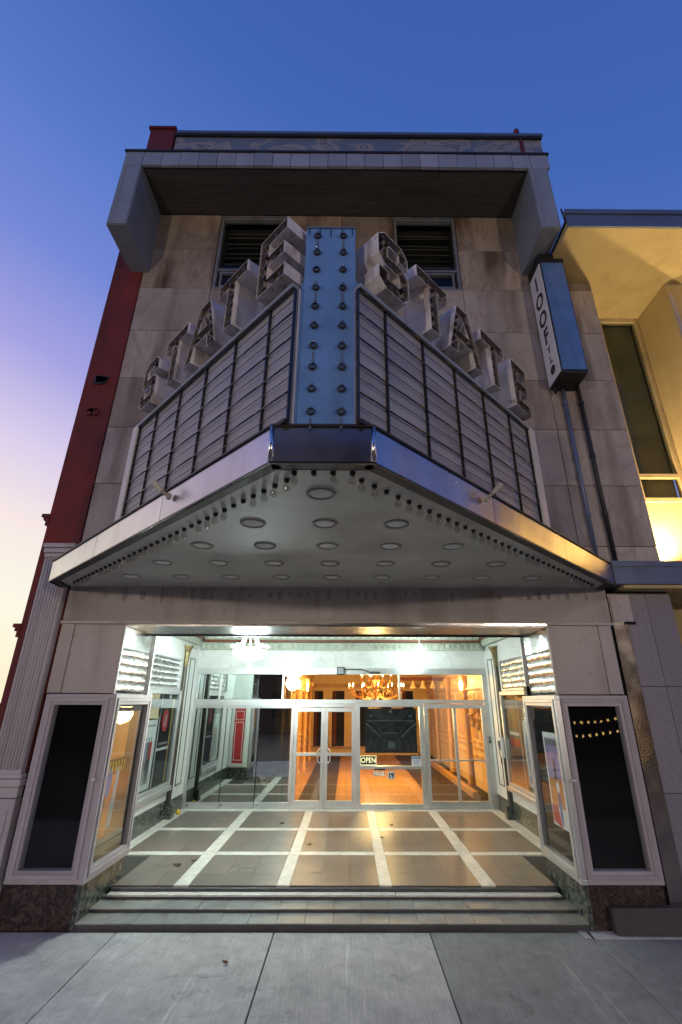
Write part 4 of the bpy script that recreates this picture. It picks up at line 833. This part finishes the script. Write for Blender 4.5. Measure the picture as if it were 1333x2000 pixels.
# ================================================================== blade sign and conduits on the stone
bs = thing('blade_sign', 'tall blue edged blade sign lettered IOOF hanging on the stone wall', 'sign')
B('sign_box', 'dark', bs, 3.57, 4.0, -.50, -.03, 7.30, 9.93, .01); B('front_panel', 'blue', bs, 3.59, 3.98, -.508, -.501, 7.36, 9.72); B('top_cap', 'dark', bs, 3.565, 4.005, -.509, -.02, 9.74, 9.95, .008)
B('side_face', 'paper', bs, 3.560, 3.569, -.49, -.04, 7.34, 9.72)
SIDE = (R(90), 0, R(-90))
for ch, z in zip('IOOF', (9.42, 9.02, 8.62, 8.24)): put_text('lettering', ch, .42, bs, (3.558, -.27, z), SIDE, 'pblack', .002, .85, .012)
put_text('lettering', 'Y', .2, bs, (3.558, -.27, 7.94), SIDE, 'pblack', .002, .9, .004); put_text('lettering', 'L', .2, bs, (3.558, -.27, 7.75), SIDE, 'pblack', .002, .9, .004)
MB().tube([(3.559, -.27, 7.54), (3.556, -.27, 7.54)], .085, 14).build('ball_mark', 'pblack', bs)
B('bracket', 'dark', bs, 3.7, 3.85, -.4, .0, 9.95, 9.99); MB().tube([(3.62, -.1, 7.3), (3.62, -.1, 7.2)], .03, 8).build('drain_stub', 'dark', bs)
for x, top, r, mat, lab in ((3.775, 7.4, .03, 'bluem', 'pale blue-grey conduit running down the stone below the blade sign'), (4.04, 7.9, .034, 'dark', 'dark downpipe running down the stone pier')):
    t = thing('conduit', lab, 'pipe'); MB().tube([(x, -.05, top), (x, -.05, 4.2)], r, 8).build('pipe', mat, t, smooth=True)
    for z in (7.0, 6.0, 5.0): MB().tube([(x, -.05, z), (x, -.05, z + .06)], r * 1.3, 8).build('coupling', mat, t)
cb = thing('cable', 'loose dark cable looping from the canopy fin to the blade sign', 'cable'); MB().tube([(3.86, -1.0, 10.42), (3.87, -1.02, 10.1), (3.85, -.9, 9.98), (3.84, -.5, 9.97), (3.82, -.3, 9.95)], .016, 6).build('wire', 'dark', cb)

# ================================================================== neighbouring building on the right
nb = thing('neighbour_building', 'neighbouring building with lit cream recess, blue flashing and granite base', 'building')
ZN = 9.818
B('soffit', 'stucco', nb, 3.835, 12, -1.10, 1.0, ZN, ZN + .12)
B('fascia', 'bluem', nb, 3.83, 12, -1.135, -1.10, ZN + .002, ZN + .28, .004); B('fascia_cap', 'bluem', nb, 3.82, 12, -1.16, -1.05, ZN + .285, ZN + .39, .01); B('roof', 'joint', nb, 3.9, 12, -1.05, 14, ZN + .125, ZN + .36)
YW = .93
B('upper_wall', 'stucco', nb, 4.74, 5.30, YW, YW + .2, 4.2, ZN); B('spandrel', 'stucco', nb, 5.30, 6.2, YW + .03, YW + .2, 4.2, 5.64)
wn = empty_part('tall_window', nb)
for a, b, c, d in ((5.30, 5.38, 5.65, ZN - .002), (6.08, 6.16, 5.65, ZN - .002), (5.38, 6.08, ZN - .1, ZN - .003), (5.38, 6.08, 6.12, 6.2), (5.38, 6.08, 5.65, 5.73)): B('window_frame', 'gold', wn, a, b, YW - .04, YW + .06, c, d, .006)
B('pane', 'glass', wn, 5.38, 6.08, YW + .0, YW + .005, 5.73, ZN - .1); B('blind', 'olive', wn, 5.38, 6.08, YW + .12, YW + .13, 5.7, ZN - .05)
for x0 in (6.17, 8.6, 11.0):
    B('fin', 'stucco', nb, x0, x0 + .35, .02, YW + .2, 4.2, ZN - .003); B('fin_edge', 'panel', nb, x0 - .004, x0 + .06, -.02, .018, 4.2, ZN - .3)
    B('bay_wall', 'stucco', nb, x0 + .36, x0 + 2.4, YW + .02, YW + .1, 4.2, ZN - .003); B('upper_window', 'olive', nb, x0 + .9, x0 + 1.9, YW - .02, YW + .018, 5.7, ZN - .1)
B('ledge', 'bluem', nb, 3.87, 12, -.23, YW, 3.91, 4.225, .006); B('ledge_lip', 'bluem', nb, 3.865, 12, -.245, -.231, 4.16, 4.24)
for q, x in enumerate((5.33, 7.7, 10.1)):
    ul = thing('wall_uplight', ('warm uplight on the ledge washing the cream recess beside the stone pier', 'warm uplight on the ledge in the second cream bay past the stone pier', 'warm uplight on the ledge in the third cream bay past the stone pier')[q], 'lamp', 'ledge uplights', loc=(x, .6, 4.225))
    MB().lathe([(.09, 0), (.09, .03), (.05, .05), (.1, .16), (.09, .165)], n=14).build('housing', 'dark', ul); MB().lathe([(0, .15), (.085, .15)], n=14).build('lens', 'candle', ul)
    l = bpy.data.lights.new('lamp_light', 'SPOT'); l.energy = 620; l.color = (1, .73, .36); l.spot_size = R(150); l.spot_blend = .8; l.shadow_soft_size = .05
    o = bpy.data.objects.new('lamp_light', l); col.objects.link(o); o.parent = ul; o.location = (0, 0, .2); o.rotation_euler = (R(180), 0, 0)
# ground floor: steel strip, granite panels
MB().box(3.845, 4.045, -.01, .1, .0, 3.82).build('steel_strip', 'hsteel2', nb); B('gap', 'black', nb, 3.79, 3.845, .03, .2, 0, 3.9); B('torn_plate', 'panel', nb, 3.86, 4.13, -.03, -.012, 3.42, 3.80); B('torn_edge', 'black', nb, 4.0, 4.15, -.035, -.0125, 3.39, 3.425)
zg = [.0, .11, 1.344, 2.58, 3.82]; xg = [4.05, 4.385, 4.74]
for i in range(len(zg) - 1):
    for j in range(2): B('granite_panel', 'gran', nb, xg[j] + .003, xg[j + 1] - .003, random.uniform(-.002, .002), .1, zg[i] + .003, zg[i + 1] - .003, .003)
B('granite_backing', 'joint', nb, 4.05, 4.74, .05, .3, 0, 3.9); B('entry_wall', 'stucco', nb, 4.6, 12, YW, YW + .2, 0, 3.91); B('entry_soffit', 'stucco', nb, 4.0, 12, -.2, YW, 3.86, 3.905)
B('canopy_end', 'dark', nb, 3.82, 3.868, -.24, .3, 3.9, 4.23)
bk = thing('stone_block', 'brown sloped stone block at the foot of the granite front', 'block')
MB()._add([(3.13, -.13, .002), (4.6, -.15, .002), (4.6, .0, .002), (3.13, .0, .002), (3.13, -.09, .238), (4.6, -.11, .25), (4.6, .0, .25), (3.13, .0, .238)], [(3, 2, 1, 0), (4, 5, 6, 7), (0, 1, 5, 4), (1, 2, 6, 5), (2, 3, 7, 6), (3, 0, 4, 7)]).build('block_body', MT['marbr2'] if 'marbr2' in MT else 'brown', bk, bevel=.01)

# ================================================================== lobby interior seen through the glass
lb = sroot('lobby_shell')
Y0, Y1, XL, XR = YD + .06, 16.0, -1.42, 3.75
for k in range(34):      # boarded floor
    a = -.14 + k * .0685
    if a > 2.15: break
    B('floorboard', 'wood', lb, a + .001, a + .067, Y0, Y1, .12, .198)
B('floor_base', 'wood', lb, XL, XR, Y0, Y1, .08, .115); B('edge_boards', 'wood', lb, XL, -1.02, Y0, Y1, .12, .197)
B('carpet_runner', 'carpet', lb, -1.018, -.143, Y0, Y1, .12, .2); B('carpet_runner', 'carpet', lb, 2.16, 3.2, Y0, Y1, .12, .2)
B('kerb_board', 'wood', lb, 3.2, 3.34, 6.4, Y1, .12, .34); B('side_carpet', 'carpet', lb, 3.34, XR, Y0, Y1, .12, .205)
B('ceiling', 'cream', lb, XL, XR, Y0, Y1, 4.2, 4.3); B('left_wall', 'cream', lb, XL - .12, XL, Y0 + .3, Y1, .1, 4.3); B('right_wall', 'cream', lb, XR, XR + .1, Y0, Y1, .1, 4.3); B('back_wall', 'cream', lb, XL, XR, Y1, Y1 + .1, .1, 4.3)
B('wall_end_post', 'wood', lb, XL - .14, XL + .02, Y0 + .1, Y0 + .298, .2, 4.2)
for z, d in ((.95, .05), (1.15, .035), (1.30, .05), (2.7, .06), (3.1, .08)): B('wall_rail', 'wood', lb, XL, XL + d, Y0 + .3, Y1, z, z + .05); B('wall_rail', 'wood', lb, XR - d, XR, Y0, Y1, z, z + .05)
for k in range(7):
    y = Y0 + .9 + k * 1.35
    B('wall_panel', 'wood', lb, XL + .001, XL + .02, y, y + 1.0, 1.42, 2.6); B('wall_panel', 'wood', lb, XR - .02, XR - .001, y, y + 1.0, 1.42, 2.6); B('wainscot_panel', 'wood', lb, XL + .001, XL + .015, y, y + 1.0, .35, .9)
for x0, x1 in ((-1.35, -.95), (-.55, .0), (.5, 1.05), (1.55, 2.1), (2.6, 3.1)):
    B('back_window_frame', 'cream', lb, x0 - .12, x0, Y1 - .12, Y1 - .001, .2, 2.9); B('back_window_frame', 'cream', lb, x1, x1 + .12, Y1 - .12, Y1 - .001, .2, 2.9)
    B('back_window', 'black', lb, x0, x1, Y1 - .04, Y1 - .002, .55, 2.8); B('back_curtain', 'curtain', lb, x0 + .05, x0 + (x1 - x0) * .35, Y1 - .06, Y1 - .042, .6, 2.8)
B('back_sill', 'wood', lb, XL, XR, Y1 - .16, Y1 - .001, .5, .55); B('back_frieze', 'wood', lb, XL, XR, Y1 - .1, Y1 - .001, 2.95, 3.1); B('back_frieze', 'wood', lb, XL, XR, Y1 - .06, Y1 - .001, 3.5, 3.55)
for y in (5.9, 8.4, 10.9, 13.4):
    for x in (XL + .09, XR - .09):
        MB().lathe([(.11, 0), (.11, .12), (.08, .16), (.07, 2.6), (.1, 2.66), (.13, 2.8), (.13, 2.9)], (x, y, .2), 14).build('wood_column', 'wood', lb, smooth=True)
for y in (7.0, 9.6, 12.2, 14.8): B('ceiling_beam', 'wood', lb, XL, XR, y, y + .22, 4.02, 4.2)
for k in range(4):
    MB().lathe([(.03, .3), (.05, .16), (.14, .0), (.12, -.01)], (2.55 + k * .36, 11.6, 2.82), 10).build('valance_bell', 'cream', lb, smooth=True)
B('valance_rail', 'curtain', lb, 2.0, 3.7, 11.55, 11.65, 3.08, 3.2)
for k, (y, z) in enumerate(((6.5, 1.6), (6.75, 1.9), (7.0, 1.65), (7.3, 2.0), (7.55, 1.7))): MB().lathe([(0, 0), (.14, .06), (.1, .2), (.16, .34), (.05, .44)], (XR - .08, y, z), 9).build('carved_relief', 'wood', lb)
# unlit side room behind the folding glass
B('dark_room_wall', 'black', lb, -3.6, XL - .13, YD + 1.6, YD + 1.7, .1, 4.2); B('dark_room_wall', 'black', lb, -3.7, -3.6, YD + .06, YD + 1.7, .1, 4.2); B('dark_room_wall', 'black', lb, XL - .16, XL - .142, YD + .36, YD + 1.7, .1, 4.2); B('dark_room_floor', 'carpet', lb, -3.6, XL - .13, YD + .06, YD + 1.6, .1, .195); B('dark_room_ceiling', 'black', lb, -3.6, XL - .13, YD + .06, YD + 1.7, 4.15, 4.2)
ln = tag(MB()._add([(-1.36, 5.75, .2), (-1.33, 5.75, .2), (-1.33, 6.7, .2), (-1.36, 6.7, .2), (-1.40, 5.75, 1.2), (-1.37, 5.75, 1.2), (-1.37, 6.7, 1.2), (-1.40, 6.7, 1.2)], [(3, 2, 1, 0), (4, 5, 6, 7), (0, 1, 5, 4), (1, 2, 6, 5), (2, 3, 7, 6), (3, 0, 4, 7)]).build('leaning_board', 'carpet'), 'dark board leaning on the lobby wall behind the double doors', 'board')
def point(parent, loc, e, c, s=.1):
    l = bpy.data.lights.new('bulb_light', 'POINT'); l.energy = e; l.color = c; l.shadow_soft_size = s
    o = bpy.data.objects.new('bulb_light', l); col.objects.link(o); o.parent = parent; o.location = loc; return o
WARM = (1.0, .58, .22)
ch = thing('lobby_chandelier', 'large brass chandelier with curling arms and candle bulbs in the lobby', 'chandelier', loc=(1.05, 9.0, 2.62))
MB().lathe([(0, -.35), (.03, -.33), (.07, -.25), (.03, -.18), (.05, -.1), (.12, 0), (.06, .1), (.03, .3), (.05, .5), (.02, .6), (.015, 1.57)], n=14).build('stem', 'brass', ch, smooth=True)
for tier, (na, rr, zz) in enumerate(((12, .85, .0), (8, .5, .32))):
    for k in range(na):
        a = 2 * math.pi * k / na + tier * .3; c, s = math.cos(a), math.sin(a)
        pts = [(.06 * c, .06 * s, zz + .05), (.25 * rr * c, .25 * rr * s, zz - .14), (.55 * rr * c, .55 * rr * s, zz - .18), (.85 * rr * c, .85 * rr * s, zz - .08), (rr * c, rr * s, zz + .06)]
        am = MB().tube(pts, .013, 6).build('arm', 'brass', ch, smooth=True)
        MB().tube([(.55 * rr * c, .55 * rr * s, zz - .18), (.62 * rr * c, .62 * rr * s, zz + .0), (.48 * rr * c, .48 * rr * s, zz + .05), (.42 * rr * c, .42 * rr * s, zz - .04)], .009, 6).build('scroll', 'brass', am, smooth=True)
        MB().lathe([(.0, .0), (.045, .015), (.05, .03), (.015, .03), (.015, .12)], (rr * c, rr * s, zz + .06), 8).build('cup', 'brass', am)
        MB().lathe([(.012, .12), (.022, .15), (.016, .19), (0, .23)], (rr * c, rr * s, zz + .06), 8).build('candle_bulb', 'candle', am, smooth=True)
point(ch, (0, 0, .75), 420, WARM, .3); point(ch, (0, 0, -.6), 340, WARM, .3)
for i, (x, y, sg, lab) in enumerate(((XL + .02, 7.6, 1, 'brass candle sconce on the lobby wall nearer the double doors'), (XL + .02, 10.6, 1, 'brass candle sconce deeper along the lobby wall past the doors'), (XR - .02, 8.4, -1, 'brass candle sconce on the lobby wall by the wide glazed door'))):
    t = thing('wall_sconce', lab, 'sconce', 'lobby wall sconces', loc=(x, y, 2.72))
    MB().lathe([(0, -.15), (.06, -.1), (.06, .1), (0, .14)], n=10).build('back_plate', 'brass', t)
    for q in (-1, 0, 1):
        am = MB().tube([(0, 0, -.05), (sg * .1, q * .08, -.12), (sg * .16, q * .14, -.02)], .01, 6).build('arm', 'brass', t)
        MB().lathe([(.014, 0), (.014, .1), (.028, .14), (.02, .2), (0, .26)], (sg * .16, q * .14, -.02), 8).build('candle_bulb', 'candle', am, smooth=True)
    point(t, (sg * .35, 0, .2), 80, WARM, .06)

# ================================================================== litter
lf = [(-2.275, 1.5, .09), (-2.09, 1.68, .07), (-.458, 2.467, .06), (-1.084, 3.876, .05), (.986, 3.73, .05), (.76, 2.9, .05)]
for x, y, s in lf + [(-1.027, -.705, .045)]:
    m = MB(); n = 9; a0 = random.uniform(0, 6)
    ring = []
    for k in range(n):
        a = a0 + 2 * math.pi * k / n; r = s * (1 if k % 2 else .55) * random.uniform(.8, 1.15); ring.append((r * math.cos(a), r * .7 * math.sin(a), random.uniform(.004, .035)))
    m._add([(0, 0, .012)] + ring, [(0, 1 + k, 1 + (k + 1) % n) for k in range(n)])
    o = m.build('dry_leaf', 'leaf'); o.location = (x, y, .2015 if y > 0 else .003)
    so_ = o.modifiers.new('solid', 'SOLIDIFY'); so_.thickness = .002
    if y < 0: tag(o, 'single small dark leaf on the sidewalk slab', 'leaf')
    else: tag(o, {1.5: 'largest curled dry brown leaf in the first bay beside the marble strip', 1.68: 'dry brown leaf lying across the marble strip beside the largest leaf', 2.467: 'dark curled leaf in the middle bay of the vestibule floor', 3.876: 'small dark leaf on the floor tiles before the folding glass panels', 3.73: 'small dark leaf on the floor tiles before the fixed window', 2.9: 'tiny dark leaf next to the marble strip before the fixed window'}[y], 'leaf', 'dry leaves on the vestibule floor')
yb = tag(MB().lathe([(0, 0), (.05, .004), (.055, .03), (.035, .07), (.0, .085)], n=12).build('yellow_wedge', 'yellow', smooth=True), 'small yellow plastic stop at the foot of the marble wall', 'door stop'); yb.location = (-3.36, 4.72, .201)
wc = thing('wall_cable', 'thin black cable hanging below the poster window sill', 'cable'); MB().tube([(-3.47, 2.62, .78), (-3.465, 2.6, .6), (-3.46, 2.66, .45), (-3.455, 2.6, .25)], .009, 6).build('wire', 'dark', wc)

# ================================================================== across the street (seen in reflections)
ob = thing('street_building', 'long dark building across the street, mirrored in the display glass', 'building')
MT['brick_far'] = M('dusky_brick', (.03, .02, .018), .85); MT['litwin'] = emit('lit_far_window', (1, .8, .45), 3)
B('wall', 'brick_far', ob, -26, 26, -26, -24.2, -.2, 19); B('cornice', 'dark', ob, -26, 26, -24.2, -24.0, 18.4, 19)
for k in range(14):
    x = -24 + k * 3.6
    B('window', 'litwin' if k in (4, 9) else 'black', ob, x, x + 1.3, -24.2, -24.15, 1.0, 3.0); B('window', 'black', ob, x, x + 1.3, -24.2, -24.15, 4.2, 6.2); B('window', 'black', ob, x, x + 1.3, -24.2, -24.15, 7.4, 9.4); B('window', 'black', ob, x, x + 1.3, -24.2, -24.15, 10.6, 12.6)
for a, b, c, d in ((-14.6, -14.25, 1.0, 1.75), (-17.2, -17.05, 2.3, 2.5), (-12.6, -12.5, 1.9, 2.0), (13.2, 13.4, 1.0, 1.2)): B('entry_lantern', 'litwin', ob, a, b, -24.19, -24.05, c, d)
for i, x in enumerate((-6.5, 7.5)):
    t = thing('street_lamp', 'globe street lamp across the road %s' % ('beside the lit window' if i == 0 else 'beside the string lights'), 'street lamp', 'street lamps across the road', loc=(x, -13.5, -.14))
    MB().lathe([(.16, 0), (.16, .3), (.08, .42), (.06, 3.9), (.1, 3.95), (.1, 4.1)], n=12).build('pole', 'dark', t, smooth=True)
    MB().lathe([(.08, 4.1), (.2, 4.25), (.24, 4.45), (.18, 4.66), (.0, 4.74)], n=16).build('globe', emit('street_lamp_globe', (1, .85, .68), 25), t, smooth=True)
    l = bpy.data.lights.new('lamp_light', 'POINT'); l.energy = LAMP; l.color = (1, .82, .67); l.shadow_soft_size = .24
    o = bpy.data.objects.new('lamp_light', l); col.objects.link(o); o.parent = t; o.location = (0, 0, 5.1)
sg_ = thing('string_lights', 'festoon of small amber bulbs across the street, mirrored in dark glass', 'string lights')
m = emit('amber_festoon_bulb', (1, .6, .18), 14); fm = MB().lathe([(0, -.045), (.035, -.02), (.035, .02), (0, .045)], n=8).mesh('festoon_bulb', m, True)
for x0, x1, z0, z1, sag in ((6.0, 9.2, 2.05, 2.15, .3), (6.2, 9.4, 1.45, 1.75, .12)):
    pts = [(x0 + (x1 - x0) * k / 15, -9.5, z0 + (z1 - z0) * k / 15 - sag * (1 - (2 * k / 15 - 1) ** 2)) for k in range(16)]
    MB().tube(pts, .006, 5).build('wire', 'dark', sg_)
    for p in pts: inst('festoon_bulb', fm, sg_, (p[0], p[1], p[2] - .05))
